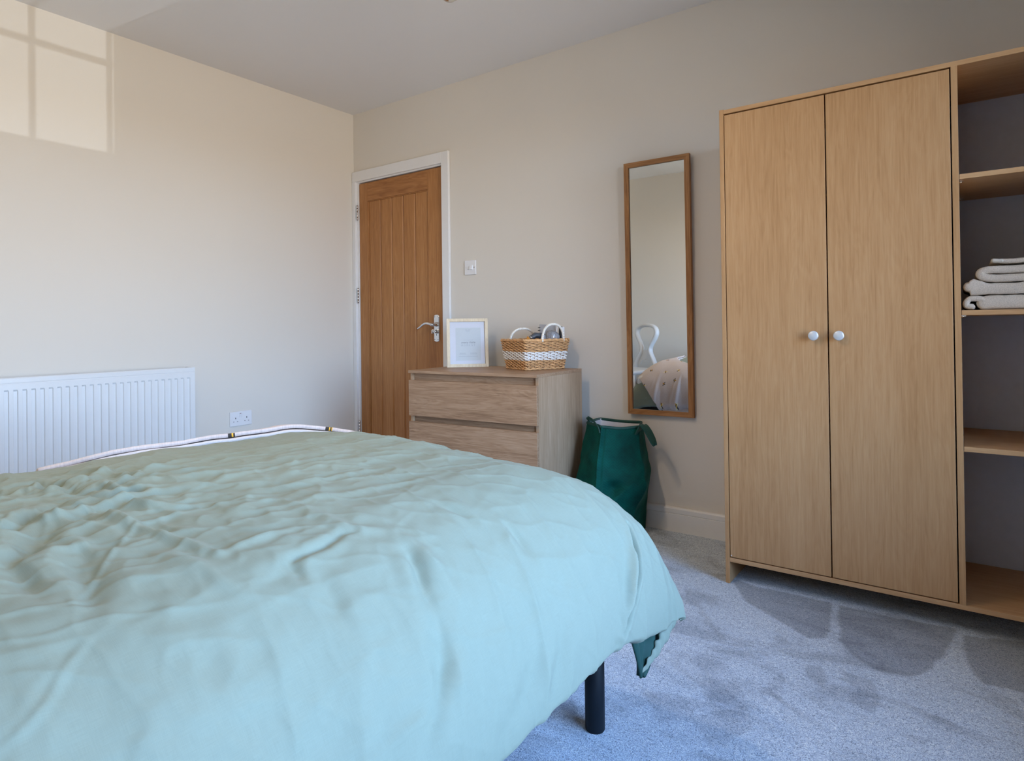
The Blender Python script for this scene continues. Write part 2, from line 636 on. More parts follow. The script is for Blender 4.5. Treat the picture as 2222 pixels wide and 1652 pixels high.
BRUSH_AND_SHADOW = [([(2.648, -0.426), (3.005, -0.44), (3.013, -0.559), (3.02, -0.715), (2.982, -0.747), (2.877, -0.678), (2.733, -0.565)], 0.85), ([(3.02, -0.444), (3.345, -0.434), (3.324, -0.617), (3.298, -0.735), (3.252, -0.823), (3.18, -0.835), (3.104, -0.778), (3.053, -0.704)], 0.85), ([(3.36, -0.459), (3.52, -0.407), (3.632, -0.457), (3.632, -0.72), (3.499, -0.74), (3.415, -0.746), (3.379, -0.631)], 0.85), ([(3.009, -0.914), (3.038, -0.895), (3.075, -0.954), (3.076, -1.014), (3.025, -0.979)], 0.5), ([(3.098, -0.882), (3.168, -0.899), (3.197, -0.981), (3.181, -1.062), (3.124, -1.04), (3.136, -0.973), (3.094, -0.932)], 0.5), ([(2.896, -0.8), (2.927, -0.779), (2.943, -0.813), (2.922, -0.839)], 0.4), ([(2.588, -0.678), (2.644, -0.728), (2.776, -0.905), (2.772, -0.92), (2.647, -0.768)], 0.35), ([(3.281, -1.0), (3.325, -0.97), (3.368, -1.012), (3.335, -1.021)], 0.3), ([(3.414, -0.79), (3.465, -0.788), (3.491, -0.81), (3.444, -0.834)], 0.35), ([(3.25, -1.121), (3.309, -1.087), (3.293, -1.131)], 0.3), ([(2.964, -0.991), (2.924, -1.126), (2.998, -1.148)], 0.3), ([(2.825, -1.336), (2.921, -1.201), (2.969, -1.3), (2.895, -1.411)], 0.4), ([(2.79, -1.166), (2.824, -1.116), (2.896, -1.195), (2.844, -1.255)], 0.35), ([(2.674, -1.298), (2.771, -1.256), (2.85, -1.341), (2.75, -1.388)], 0.35), ([(2.514, -1.482), (2.553, -1.431), (2.614, -1.504), (2.573, -1.511)], 0.7)]  # last patch is the bed leg's cast shadow, painted into the pile
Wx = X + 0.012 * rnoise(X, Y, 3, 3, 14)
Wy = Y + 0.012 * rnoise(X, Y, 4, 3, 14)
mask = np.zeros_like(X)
for poly, k in BRUSH_AND_SHADOW:
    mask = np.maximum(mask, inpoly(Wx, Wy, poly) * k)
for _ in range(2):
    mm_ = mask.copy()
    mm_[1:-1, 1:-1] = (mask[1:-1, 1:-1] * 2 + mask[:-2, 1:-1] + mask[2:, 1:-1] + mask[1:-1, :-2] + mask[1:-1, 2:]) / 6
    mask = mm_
Pb = np.stack([X, Y, np.full_like(X, 0.0)], -1)
# one carpet mesh: fine grid where it shows, coarse grid elsewhere
xs = np.concatenate([np.linspace(0, 2.0, 20, endpoint=False), fx])
ys = np.concatenate([np.linspace(RY, -1.75, 20, endpoint=False), fy])
X, Y = np.meshgrid(xs, ys, indexing='ij')
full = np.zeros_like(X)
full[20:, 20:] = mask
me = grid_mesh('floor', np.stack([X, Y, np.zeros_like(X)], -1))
at_ = me.attributes.new('brush_and_shadow', 'FLOAT', 'POINT')
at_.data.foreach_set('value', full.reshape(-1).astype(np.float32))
floor = link('floor', me, MAT['carpet'], kind='structure')
B().box(-0.15, RX + 0.15, RY - 0.15, 0.15, -0.12, -0.002).obj('floor_slab', MAT['dark_gap'], floor)

B().box(-0.12, RX + 0.12, RY - 0.12, 0.12, H, H + 0.12).obj('ceiling', MAT['ceil'], kind='structure')
B().box(-0.12, 0, RY - 0.12, 0.12, 0, H).obj('wall_left', MAT['wall'], kind='structure')
B().box(0, RX, RY - 0.12, RY, 0, H).obj('wall_rear', MAT['wall'], kind='structure')
# door wall, with the doorway niche
DX0, DX1, DZ = 0.045, 0.823, 1.975
w = B()
w.box(0, DX0, 0, 0.12, 0, H)
w.box(DX1, RX + 0.12, 0, 0.12, 0, H)
w.box(DX0, DX1, 0, 0.12, DZ, H)
w.box(-0.12, RX + 0.12, 0.12, 0.2, 0, H)
w.obj('wall_back', MAT['wall'], kind='structure')
# window wall
WY0, WY1, WZ0, WZ1 = -3.00, -0.88, 0.50, 2.05
w = B()
w.box(RX, RX + 0.12, RY - 0.12, WY0, 0, H)
w.box(RX, RX + 0.12, WY1, 0.12, 0, H)
w.box(RX, RX + 0.12, WY0, WY1, 0, WZ0)
w.box(RX, RX + 0.12, WY0, WY1, WZ1, H)
w.obj('wall_right', MAT['wall'], kind='structure')
win = empty('window_1', (RX, 0, 0), kind='structure')
fx0, fx1 = 0.03, 0.075
B().box(fx0, fx1, WY1 - 0.012, WY1, WZ0, WZ1).box(fx0, fx1, WY0, WY0 + 0.04, WZ0, WZ1).box(fx0, fx1, WY0, WY1, WZ0 - 0.0, WZ0 + 0.012).box(fx0, fx1, WY0, WY1, WZ1 - 0.05, WZ1).obj('window_frame', MAT['gloss_white'], win)
w = B()
for yy in (-0.914, -1.229, -1.545, -1.86, -2.175, -2.49, -2.805):
    w.box(fx0 + 0.01, fx1 - 0.01, yy - 0.012, yy + 0.012, WZ0, WZ1)
w.box(fx0 + 0.01, fx1 - 0.01, WY0, WY1, 0.945, 0.971)
w.box(fx0 + 0.01, fx1 - 0.01, WY0, WY1, 1.42, 1.446)
w.obj('glazing_bar', MAT['gloss_white'], win)
B().box(fx0 + 0.018, fx0 + 0.022, WY0, WY1, WZ0, WZ1).obj('pane', MAT['pane'], win)
B().box(-0.14, 0.03, WY0 - 0.05, WY1 + 0.05, WZ0 - 0.03, WZ0 - 0.002, 0.006).obj('window_sill', MAT['gloss_white'], win)


# skirting boards: torus-topped board with a groove
def skirting(name, length, xf):
    prof = [(0, 0), (0.016, 0), (0.016, 0.083), (0.0135, 0.0845), (0.0135, 0.0865), (0.016, 0.088), (0.016, 0.107), (0.013, 0.113), (0.008, 0.115), (0, 0.115)]
    s = B()
    s.poly([xf @ Vector((0, -p, z)) for p, z in prof], xf.to_3x3() @ Vector((length, 0, 0)))
    return s.obj(name, MAT['gloss_white'], kind='structure')


skirting('baseboard_back', RX - 0.885, Matrix.Translation((0.885, 0, 0)))
skirting('baseboard_left', -RY - 0.02, Matrix.Translation((0, RY + 0.0, 0)) @ Matrix.Rotation(PI / 2, 4, 'Z'))
skirting('baseboard_rear', RX, Matrix.Translation((RX, RY, 0)) @ Matrix.Rotation(PI, 4, 'Z'))
skirting('baseboard_right', -RY, Matrix.Translation((RX, 0, 0)) @ Matrix.Rotation(-PI / 2, 4, 'Z'))

# ------------------------------------------------------------------ door
arch = empty('trim_1', (0, 0, 0), kind='structure')
B().box(0.823, 0.880, -0.020, -0.001, 0.0, 2.048, 0.0025).obj('architrave', MAT['gloss_white'], arch)
B().box(0.004, 0.823, -0.020, -0.001, 1.980, 2.048, 0.0025).obj('architrave', MAT['gloss_white'], arch)
B().box(0.002, 0.034, -0.020, -0.001, 0.0, 1.980, 0.0025).obj('architrave', MAT['gloss_white'], arch)
B().box(0.030, DX0 + 0.003, -0.004, 0.10, 0, 1.985, 0.001).obj('door_lining', MAT['gloss_white'], arch)
B().box(0.820, 0.823, 0.0, 0.10, 0, 1.975).obj('door_lining', MAT['gloss_white'], arch)
B().box(0.045, 0.823, -0.004, 0.10, 1.9715, 1.980).obj('door_lining', MAT['gloss_white'], arch)

door = empty('door_1', (0, 0, 0), kind='structure')
DL, DR, DT, DB = 0.051, 0.8175, 1.966, 0.006
yF, yB = 0.004, 0.044
B().box(DL, 0.131, yF, yB, DB, DT, 0.0015).obj('stile', MAT['door_v'], door)
B().box(0.687, DR, yF, yB, DB, DT, 0.0015).obj('stile', MAT['door_v'], door)
B().box(0.1312, 0.6868, yF + 0.0006, yB, 1.842, DT - 0.0002, 0.001).obj('top_rail', MAT['door_h'], door)
B().box(0.1312, 0.6868, yF + 0.0006, yB, DB, 0.20, 0.001).obj('bottom_rail', MAT['door_h'], door)
edges = [0.1335, 0.248, 0.355, 0.461, 0.567, 0.6845]
for i in range(5):
    B().box(edges[i] + 0.0008, edges[i + 1] - 0.0008, yF + 0.009, yB - 0.008, 0.201, 1.841, 0.0062, seg=1).obj('board', MAT['door_v'], door)
B().box(0.13, 0.69, yF + 0.020, yB - 0.012, 0.19, 1.85).obj('panel_core', MAT['door_v'], door)
# bead round the panel
s = B()
s.box(0.1312, 0.1365, yF + 0.004, yF + 0.014, 0.2, 1.842, 0.002)
s.box(0.6815, 0.6868, yF + 0.004, yF + 0.014, 0.2, 1.842, 0.002)
s.box(0.1312, 0.6868, yF + 0.004, yF + 0.014, 1.836, 1.842, 0.002)
s.obj('bead', MAT['door_v'], door)
for zc in (1.768, 1.203, 0.30):
    h = B()
    for k in range(5):
        h.lathe([(0.0068, 0.0), (0.0068, 0.0195)], 14, xf=Matrix.Translation((0.0435, -0.010, zc - 0.05 + k * 0.0205)))
    h.box(0.0345, 0.0445, -0.0065, -0.0035, zc - 0.05, zc + 0.052)
    h.lathe([(0.0052, -0.0515), (0.0052, 0.0525)], 12, xf=Matrix.Translation((0.0435, -0.010, zc)))
    h.obj('hinge', MAT['chrome'], door, label='polished metal butt hinge')
# lever handle on a long back plate
hd = B()
px, pz = 0.757, 0.974
sh = []
for k in range(9):
    a = k / 8 * PI
    sh.append((px + 0.0215 * math.cos(a), yF - 0.0, pz + 0.073 + 0.010 * math.sin(a)))
for k in range(9):
    a = PI + k / 8 * PI
    sh.append((px + 0.0215 * math.cos(a), yF - 0.0, pz - 0.073 + 0.010 * math.sin(a)))
hd.poly(sh, (0, -0.0085, 0))
bmesh.ops.bevel(hd.bm, geom=[e for e in hd.bm.edges if all(abs(v.co.y - (yF - 0.0085)) < 1e-5 for v in e.verts)], offset=0.003, segments=2, affect='EDGES')
hp = hd.obj('handle', MAT['chrome'], door, label='chrome lever handle on long plate')
ly = yF - 0.0085
s = B()
s.lathe([(0.0125, 0.0), (0.0115, 0.006), (0.0095, 0.012), (0.0095, 0.042), (0.008, 0.046)], 20, xf=Matrix.Translation((px, ly, pz + 0.021)) @ Matrix.Rotation(PI / 2, 4, 'X'))
pts, rr = [], []
for k in range(19):
    q = k / 18
    pts.append((px + 0.006 - 0.128 * q, ly - 0.040 - 0.008 * math.sin(q * PI), pz + 0.021 + 0.010 * math.sin(min(q * 1.35, 1) * PI) - 0.030 * max(0, q - 0.35) ** 1.6 * 1.6))
    rr.append(0.0098 - 0.0042 * q if q > 0.08 else 0.0095)
s.tube(pts, rr, 12, flat=1.0)
s.obj('lever', MAT['chrome'], hp)
s = B()
s.lathe([(0.0115, 0), (0.0115, 0.006), (0.0085, 0.010), (0.0085, 0.022)], 18, xf=Matrix.Translation((px + 0.002, ly, pz - 0.021)) @ Matrix.Rotation(PI / 2, 4, 'X'))
s.box(px - 0.0145, px - 0.0085, ly - 0.030, ly - 0.014, pz - 0.033, pz - 0.009, 0.002)
s.box(px - 0.012, px + 0.004, ly - 0.026, ly - 0.018, pz - 0.025, pz - 0.017, 0.002)
s.obj('thumb_turn', MAT['chrome'], hp)
s = B()
for dx_ in (-0.013, 0.013):
    for dz_ in (-0.070, 0.070):
        s.lathe([(0.0028, 0), (0.0022, 0.0012)], 10, xf=Matrix.Translation((px + dx_, ly + 0.0004, pz + dz_)) @ Matrix.Rotation(PI / 2, 4, 'X'))
s.box(px + 0.0005, px + 0.0035, ly - 0.0006, ly, pz - 0.046, pz - 0.035)
s.obj('screw', MAT['dark_gap'], hp)

# ------------------------------------------------------------------ light switch
sw = empty('light_switch', (1.0345, 0, 1.3295), label='white single rocker light switch plate on the wall beside the door', cat='switch')
B().box(-0.0425, 0.0425, -0.0085, 0, -0.0425, 0.0425, 0.003).obj('plate', MAT['plastic'], sw)
xf = Matrix.Translation((0.009, -0.0085, 0)) @ Matrix.Rotation(math.radians(-9), 4, 'X')
B().box(-0.0105, 0.0105, -0.0065, 0.002, -0.013, 0.013, 0.0012, xf=xf).obj('rocker', MAT['plastic'], sw)
B().box(-0.0125, 0.0015, -0.0012, 0.0005, -0.012, -0.009, xf=Matrix.Translation((-0.008, -0.0085, 0))).obj('marking', MAT['ink_pale'], sw)
for sx_ in (-0.031, 0.031):
    B().lathe([(0.0032, 0), (0.0026, 0.001)], 12, xf=Matrix.Translation((sx_, -0.0083, 0)) @ Matrix.Rotation(PI / 2, 4, 'X')).obj('screw', MAT['dark_gap'] if sx_ > 0 else MAT['chrome'], sw)

# ------------------------------------------------------------------ double socket on the left wall
so = empty('double_socket', (0, -0.8475, 0.469), label='white double plug socket low on the wall right of the radiator', cat='socket')
B().box(0, 0.009, -0.067, 0.067, -0.0415, 0.0415, 0.003).obj('plate', MAT['plastic'], so)
xf = Matrix.Translation((0.009, 0.0, 0.018)) @ Matrix.Rotation(math.radians(7), 4, 'Y')
B().box(-0.003, 0.004, -0.0105, -0.0005, -0.011, 0.011, 0.001, xf=xf).obj('rocker', MAT['plastic'], so)
B().box(-0.003, 0.003, 0.0005, 0.0105, -0.011, 0.011, 0.001, xf=xf).obj('rocker', MAT['plastic'], so)
B().box(0.0095, 0.0128, -0.010, -0.001, 0.0275, 0.0305, 0.0).obj('switch_flag', plain('red_flag', (0.10, 0.02, 0.02), 0.5), so)
for s0 in (-0.034, 0.034):
    s = B()
    s.box(0.0088, 0.0094, s0 - 0.002, s0 + 0.002, -0.001, 0.008)
    s.box(0.0088, 0.0094, s0 - 0.0145, s0 - 0.0085, -0.0175, -0.0145)
    s.box(0.0088, 0.0094, s0 + 0.0085, s0 + 0.0145, -0.0175, -0.0145)
    s.obj('pin_holes', MAT['dark_gap'], so)

# ------------------------------------------------------------------ radiator
rad = empty('radiator', (0, -1.76, 0), label='white ribbed panel radiator on the left wall under the light patch', cat='radiator')
RF, RT, RB = 0.128, 0.786, 0.19
y_hi, y_lo = 0.585, -0.60
zs = [RB, RB + 0.04, RB + 0.046, RT - 0.058, RT - 0.051, RT - 0.028, RT - 0.026, RT - 0.023, RT - 0.021, RT - 0.004, RT]
hz_ = [0, 0, 1, 1, 0, 0, -0.4, -0.4, 0, 0, 0]
ysl, hy = [y_hi], [0]
yc = y_hi - 0.022
while yc - 0.02 > y_lo:
    ysl += [yc, yc - 0.0025, yc - 0.0155, yc - 0.018]
    hy += [0, 1, 1, 0]
    yc -= 0.03165
ysl.append(y_lo)
hy.append(0)
ysl, hy = np.array(ysl), np.array(hy, float)
Pm = np.zeros((len(ysl), len(zs), 3))
for j, z_ in enumerate(zs):
    k = hz_[j]
    Pm[:, j, 1] = ysl
    Pm[:, j, 2] = z_
    Pm[:, j, 0] = RF - (0.0065 * hy if k == 1 else 0) - (0.0012 if k == -0.4 else 0) - (0.003 if z_ == RT else 0)
me = grid_mesh('front_panel', Pm)
me.polygons.foreach_set('use_smooth', [False] * len(me.polygons))
fp = link('front_panel', me, MAT['rad_white'], rad)
md = fp.modifiers.new('thick', 'SOLIDIFY')
md.thickness = 0.0015
md.offset = 0
B().box(0.030, 0.126, y_hi - 0.002, y_hi + 0.004, RB, RT - 0.001, 0.001).obj('side_panel', MAT['rad_white'], rad)
B().box(0.030, 0.126, y_lo - 0.004, y_lo + 0.002, RB, RT - 0.001, 0.001).obj('side_panel', MAT['rad_white'], rad)
B().box(0.028, 0.034, y_lo, y_hi, RB, RT - 0.006).obj('rear_panel', MAT['rad_white'], rad)
s = B()
for k in range(8):
    xx = 0.040 + k * 0.0112
    s.box(xx, xx + 0.0022, y_lo, y_hi - 0.012, RT - 0.010, RT - 0.004)
yy = y_lo
while yy < y_hi - 0.01:
    s.box(0.036, 0.124, yy, yy + 0.003, RT - 0.009, RT - 0.005)
    yy += 0.018
s.obj('top_grille', MAT['rad_white'], rad)
B().box(0.034, 0.122, y_lo + 0.01, y_hi - 0.01, RB + 0.03, RT - 0.05).obj('convector_core', MAT['grey_card'], rad)
for yy in (y_lo + 0.2, y_hi - 0.2):
    B().box(0.002, 0.034, yy - 0.02, yy + 0.02, RB + 0.05, RT - 0.08).obj('wall_bracket', MAT['rad_white'], rad)
s = B()
s.tube([(0.07, y_hi + 0.002, RB + 0.03), (0.07, y_hi + 0.03, RB + 0.03), (0.07, y_hi + 0.035, RB + 0.02), (0.07, y_hi + 0.035, 0.0)], 0.008, 12)
s.lathe([(0.014, 0), (0.017, 0.01), (0.017, 0.045), (0.012, 0.05)], 18, xf=Matrix.Translation((0.07, y_hi + 0.035, RB + 0.035)))
s.obj('valve', MAT['plastic'], rad)

# ------------------------------------------------------------------ ceiling spotlight bar
cl = empty('ceiling_light', (1.93, -1.46, H), label='chrome ceiling spotlight bar, only the rim of its nearest head in view', cat='light')
B().lathe([(0.055, -0.028), (0.06, -0.022), (0.06, 0.0)], 28).obj('ceiling_rose', MAT['chrome'], cl)
B().tube([(0, 0, -0.02), (0, 0, -0.13)], 0.008, 12).obj('stem', MAT['chrome'], cl)
B().tube([(0, -0.92, -0.13), (0, 0.36, -0.13)], 0.010, 14).obj('bar', MAT['chrome'], cl)
for k, yy in enumerate((-0.89, -0.34, 0.345)):
    hx = -0.062 if k == 2 else 0.0
    s = B()
    s.tube([(0, yy, -0.13), (hx, yy, -0.16), (hx, yy, -0.19)], 0.006, 10)
    pr_ = [(0.012, 0.0), (0.03, -0.008), (0.042, -0.03), (0.046, -0.055), (0.046, -0.075), (0.043, -0.075)]
    if k == 2:
        pr_ = [(0.012, 0.0), (0.03, -0.01), (0.042, -0.028), (0.044, -0.045), (0.036, -0.066), (0.02, -0.078), (0.004, -0.081)]
    s.lathe(pr_, 28, xf=Matrix.Translation((hx, yy, -0.19)))
    hob = s.obj('spot_head', MAT['chrome'], cl)
    if k < 2:
        B().lathe([(0.02, -0.26), (0.036, -0.262), (0.036, -0.266), (0.02, -0.268)], 20, xf=Matrix.Translation((hx, yy, 0.0))).obj('bulb', MAT['bulb'], hob)

# ------------------------------------------------------------------ wardrobe
WX0, WYF, WD = 2.645, -0.465, 0.44
wr = empty('wardrobe', (WX0, WYF, 0), label='tall oak-effect wardrobe with two doors and an open shelf bay', cat='wardrobe')
WW, WH = 1.115, 1.785
V, Hh = MAT['wardrobe_v'], MAT['wardrobe_h']
yb = WD
B().box(0, 0.0155, 0, yb, 0.0, WH + 0.001, 0.0008).obj('side_panel', V, wr)
B().box(0.7175, 0.7345, 0, yb, 0.0965, WH - 0.016, 0.0008).obj('divider', V, wr)
B().box(WW - 0.0155, WW, 0, yb, 0.0, WH, 0.0008).obj('side_panel', V, wr)
B().box(0.0157, WW - 0.0157, 0.0002, yb, WH - 0.0165, WH - 0.001, 0.0008).obj('top_panel', Hh, wr)
B().box(0.0157, WW - 0.0157, 0.0002, yb, 0.081, 0.0965, 0.0008).obj('bottom_panel', Hh, wr)
B().box(0.0157, WW - 0.0157, yb - 0.004, yb - 0.001, 0.0965, WH - 0.0165).obj('back_panel', MAT['back_panel'], wr)
d1 = B().box(0.0180, 0.3595, 0.0012, 0.0170, 0.1000, WH - 0.0215, 0.0010).obj('door', V, wr)
d2 = B().box(0.3635, 0.7140, 0.0012, 0.0170, 0.1000, WH - 0.0215, 0.0010).obj('door', V, wr)
kp = [(0.006, 0.0), (0.0055, 0.008), (0.008, 0.011), (0.0125, 0.0145), (0.0133, 0.0175), (0.0125, 0.020), (0.0105, 0.0213), (0.0001, 0.0218)]
for d_, kx in ((d1, 0.3175), (d2, 0.3965)):
    B().lathe([(r * 1.28, z * 1.1) for r, z in kp], 28, xf=Matrix.Translation((kx, 0.0012, 0.931)) @ Matrix.Rotation(PI / 2, 4, 'X')).obj('knob', plain('satin_silver_knob', (0.66, 0.70, 0.74), 0.35, metal=0.35), d_, label='round pale satin knob')
B().lathe([(0.0026, 0), (0.002, 0.0015)], 10, xf=Matrix.Translation((0.022, 0.001, 0.106)) @ Matrix.Rotation(PI / 2, 4, 'X')).obj('bumper', MAT['plastic'], d1)
for zt_ in (1.4305, 1.0085, 0.5865):
    shf = B().box(0.7355, WW - 0.0165, 0.0015, yb - 0.006, zt_ - 0.0155, zt_, 0.0008).obj('shelf', Hh, wr)
    for yy in (0.035, yb - 0.06):
        s = B()
        s.tube([(0.7346, yy, zt_ - 0.0195), (0.741, yy, zt_ - 0.0195)], 0.0030, 8)
        s.box(0.735, 0.7465, yy - 0.003, yy + 0.003, zt_ - 0.0185, zt_ - 0.0157)
        s.obj('shelf_pin', MAT['chrome'], shf)


# ------------------------------------------------------------------ folded towels on the middle shelf
def band(name, path, th, y0, y1, parent, mat, seed, end_taper=True, ny_=46):
    """thick folded layer: path in local xz, swept along y"""
    P = [np.array(p, float) for p in path]
    # resample with Catmull-Rom
    out = []
    for i in range(len(P) - 1):
        p0, p1, p2, p3 = P[max(i - 1, 0)], P[i], P[i + 1], P[min(i + 2, len(P) - 1)]
        for q in np.linspace(0, 1, 9, endpoint=False):
            out.append(0.5 * ((2 * p1) + (-p0 + p2) * q + (2 * p0 - 5 * p1 + 4 * p2 - p3) * q * q + (-p0 + 3 * p1 - 3 * p2 + p3) * q ** 3))
    out.append(P[-1])
    C_ = np.array(out)
    T = np.gradient(C_, axis=0)
    T /= np.linalg.norm(T, axis=1)[:, None]
    N = np.stack([-T[:, 1], T[:, 0]], 1)
    h = th / 2 if isinstance(th, float) else (np.interp(np.arange(len(C_)), np.arange(len(th)) * 9.0, th) / 2)[:, None]
    # outline around the band (rounded ends)
    up_ = C_ + N * h
    dn_ = C_ - N * h
    e = []
    for a in np.linspace(PI / 2, -PI / 2, 7)[1:-1]:
        e.append(C_[-1] + (N[-1] * math.sin(a) + T[-1] * math.cos(a)) * (h if isinstance(th, float) else h[-1]))
    st = []
    for a in np.linspace(-PI / 2, -3 * PI / 2, 7)[1:-1]:
        st.append(C_[0] + (N[0] * math.sin(a) + T[0] * math.cos(a)) * (h if isinstance(th, float) else h[0]))
    O = np.vstack([up_, np.array(e), dn_[::-1], np.array(st)])
    n = len(O)
    ctr = C_.mean(0)
    yv = np.concatenate([[0, 0.0015, 0.004, 0.008], np.linspace(0.012, (y1 - y0) - 0.012, ny_), [(y1 - y0) - 0.006, (y1 - y0) - 0.001]])
    G = np.zeros((n, len(yv), 3))
    cen = np.vstack([C_, np.array([C_[-1]] * 5), C_[::-1], np.array([C_[0]] * 5)])
    for j, yy in enumerate(yv):
        d_ = min(yy, (y1 - y0) - yy)
        k = math.sqrt(max(0.0, 1 - (1 - min(d_ / 0.009, 1)) ** 2)) * 0.85 + 0.15 if d_ < 0.009 else 1.0
        ring = cen + (O - cen) * k
        nz = rnoise(ring[:, 0] * 1.0 + seed, ring[:, 1] * 2 + yy, seed, 4, 60) * 0.0014 + rnoise(ring[:, 0] + seed, ring[:, 1] + yy * 1.5, seed + 9, 2, 420) * 0.0005
        dirn = (O - cen) / (np.linalg.norm(O - cen, axis=1)[:, None] + 1e-9)
        ring = ring + dirn * nz[:, None]
        G[:, j, 0] = ring[:, 0]
        G[:, j, 2] = ring[:, 1]
        G[:, j, 1] = y0 + yy + 0.002 * rnoise(ring[:, 0], ring[:, 1], seed + 5, 2, 25)
    me = grid_mesh(name, G, closed_u=True)
    bm = bmesh.new()
    bm.from_mesh(me)
    bmesh.ops.holes_fill(bm, edges=[e_ for e_ in bm.edges if e_.is_boundary])
    bmesh.ops.recalc_face_normals(bm, faces=bm.faces)
    bm.to_mesh(me)
    bm.free()
    return link(name, me, mat, parent, True)


SZ = 1.0087
sx0 = 3.382
tg = 'folded cream towels on the wardrobe shelf'
YT0, YT1 = 0.0, 0.30
TY = -0.455
t1 = empty('towel', (sx0, TY, SZ), label='bottom cream towel of the folded stack, end curled down at left', cat='towel', group=tg)
band('towel_body', [(0.056, 0.0205), (0.075, 0.0225), (0.12, 0.0220), (0.20, 0.0215), (0.31, 0.0215)], 0.042, YT0, YT1, t1, MAT['towel'], 1)
band('towel_fold', [(0.024, 0.010), (0.012, 0.013), (0.011, 0.024), (0.019, 0.0345), (0.036, 0.0355), (0.052, 0.031)], 0.0175, YT0 + 0.001, YT1, t1, MAT['towel'], 2)
t2 = empty('towel', (sx0, TY + 0.002, SZ + 0.0), label='second cream towel up, the thickest fold, slumped against the divider', cat='towel', group=tg)
band('towel_body', [(0.018, 0.0715), (0.026, 0.071), (0.045, 0.067), (0.068, 0.0635), (0.14, 0.0635), (0.24, 0.066), (0.31, 0.069)], [0.030, 0.050, 0.044, 0.034, 0.034, 0.036, 0.037], YT0, YT1 - 0.005, t2, MAT['towel'], 3)
t3 = empty('towel', (sx0, TY + 0.004, SZ + 0.0), label='third cream towel up, doubled in a rounded fold set in from the left', cat='towel', group=tg)
band('towel_body', [(0.31, 0.102), (0.20, 0.0965), (0.10, 0.0955), (0.072, 0.0965), (0.053, 0.102), (0.047, 0.110), (0.056, 0.119), (0.078, 0.1225), (0.12, 0.1205), (0.20, 0.122), (0.31, 0.128)], 0.0235, YT0, YT1 - 0.02, t3, MAT['towel'], 5)
t4 = empty('towel', (sx0, TY + 0.008, SZ + 0.0), label='thin cream hand towel with woven band on top of the folded stack', cat='towel', group=tg)
band('towel_body', [(0.098, 0.1475), (0.13, 0.146), (0.20, 0.151), (0.31, 0.158)], 0.015, YT0 + 0.004, YT1 - 0.05, t4, MAT['towel'], 6)
band('woven_band', [(0.080, 0.1495), (0.088, 0.1485), (0.099, 0.148)], 0.0125, YT0 + 0.003, YT1 - 0.05, t4, MAT['towel_band'], 7)

# ------------------------------------------------------------------ wall mirror
mr = empty('wall_mirror', (2.2095, 0, 0.544), label='tall narrow mirror in an oak frame hanging between bag and wardrobe', cat='mirror')
tl = Matrix.Rotation(math.radians(1.4), 4, 'Z') @ Matrix.Rotation(math.radians(0.7), 4, 'X')
mw, mh, mb = 0.1625, 1.223, 0.024
MD = Matrix.Translation((0, -0.006, 0)) @ tl
def fr4(w2, h, b_, y0, y1, bev, mat, parent, names='frame_rail', mats=None):
    # mitred rails
    for pts, m_ in ((((-w2, 0), (-w2 + b_, b_), (-w2 + b_, h - b_), (-w2, h)), mat), (((w2, 0), (w2, h), (w2 - b_, h - b_), (w2 - b_, b_)), mat),
                    (((-w2, 0), (w2, 0), (w2 - b_, b_), (-w2 + b_, b_)), mats or mat), (((-w2, h), (-w2 + b_, h - b_), (w2 - b_, h - b_), (w2, h)), mats or mat)):
        s = B()
        s.poly([MD @ Vector((x, y0, z)) for x, z in pts], MD.to_3x3() @ Vector((0, y1 - y0, 0)))
        s.obj(names, m_, parent)


fr4(mw, mh, mb, -0.022, 0.0, 0.0012, MAT['mirror_wood'], mr, mats=wood('mirror_frame_oak_h', 0, (0.20, 0.085, 0.028), (0.33, 0.15, 0.05), (0.44, 0.22, 0.085), gs=1.6, figure=0.9))
B().box(-mw + mb - 0.002, mw - mb + 0.002, -0.015, -0.012, mb - 0.002, mh - mb + 0.002, xf=MD).obj('mirror_glass', MAT['mirror'], mr)
B().box(-mw + 0.006, mw - 0.006, -0.0115, -0.002, 0.006, mh - 0.006, xf=MD).obj('backing_board', MAT['dark_gap'], mr)

# ------------------------------------------------------------------ chest of drawers
CT = 0.7609


def zk(z):
    return 0.9722 - (0.9722 - z) * 1.02


ch = empty('chest_of_drawers', (1.8449, -0.5343, 0), 0.0527, label='low brown wood-effect chest of three drawers in front of the door', cat='chest')
CW, CD = 0.7606, 0.4488
hm, vm = MAT['chest_h'], MAT['chest_v']
B().box(-CW, 0, 0, CD, CT - 0.0145, CT, 0.0008).obj('top_panel', hm, ch)
B().box(-0.016, 0, 0.018, CD - 0.001, 0.0, CT - 0.0147, 0.0008).obj('side_panel', vm, ch)
B().box(-CW, -CW + 0.016, 0.018, CD - 0.001, 0.0, CT - 0.0147, 0.0008).obj('side_panel', vm, ch)
B().box(-CW + 0.016, -0.016, CD - 0.006, CD - 0.002, 0.02, CT - 0.015).obj('back_panel', MAT['back_panel'], ch)
s = B()
s.box(-CW + 0.0165, -0.0165, 0.030, 0.044, zk(0.655), CT - 0.0147)
s.obj('recess_rail', hm, ch)
B().box(-CW + 0.0165, -0.0165, 0.030, 0.044, zk(0.505), zk(0.575)).obj('recess_rail', hm, ch)
B().box(-CW + 0.0165, -0.0165, 0.030, 0.044, 0.26, 0.335).obj('recess_rail', hm, ch)
B().box(-CW + 0.0165, -0.0165, 0.030, 0.044, 0.0, 0.09).obj('plinth', hm, ch)
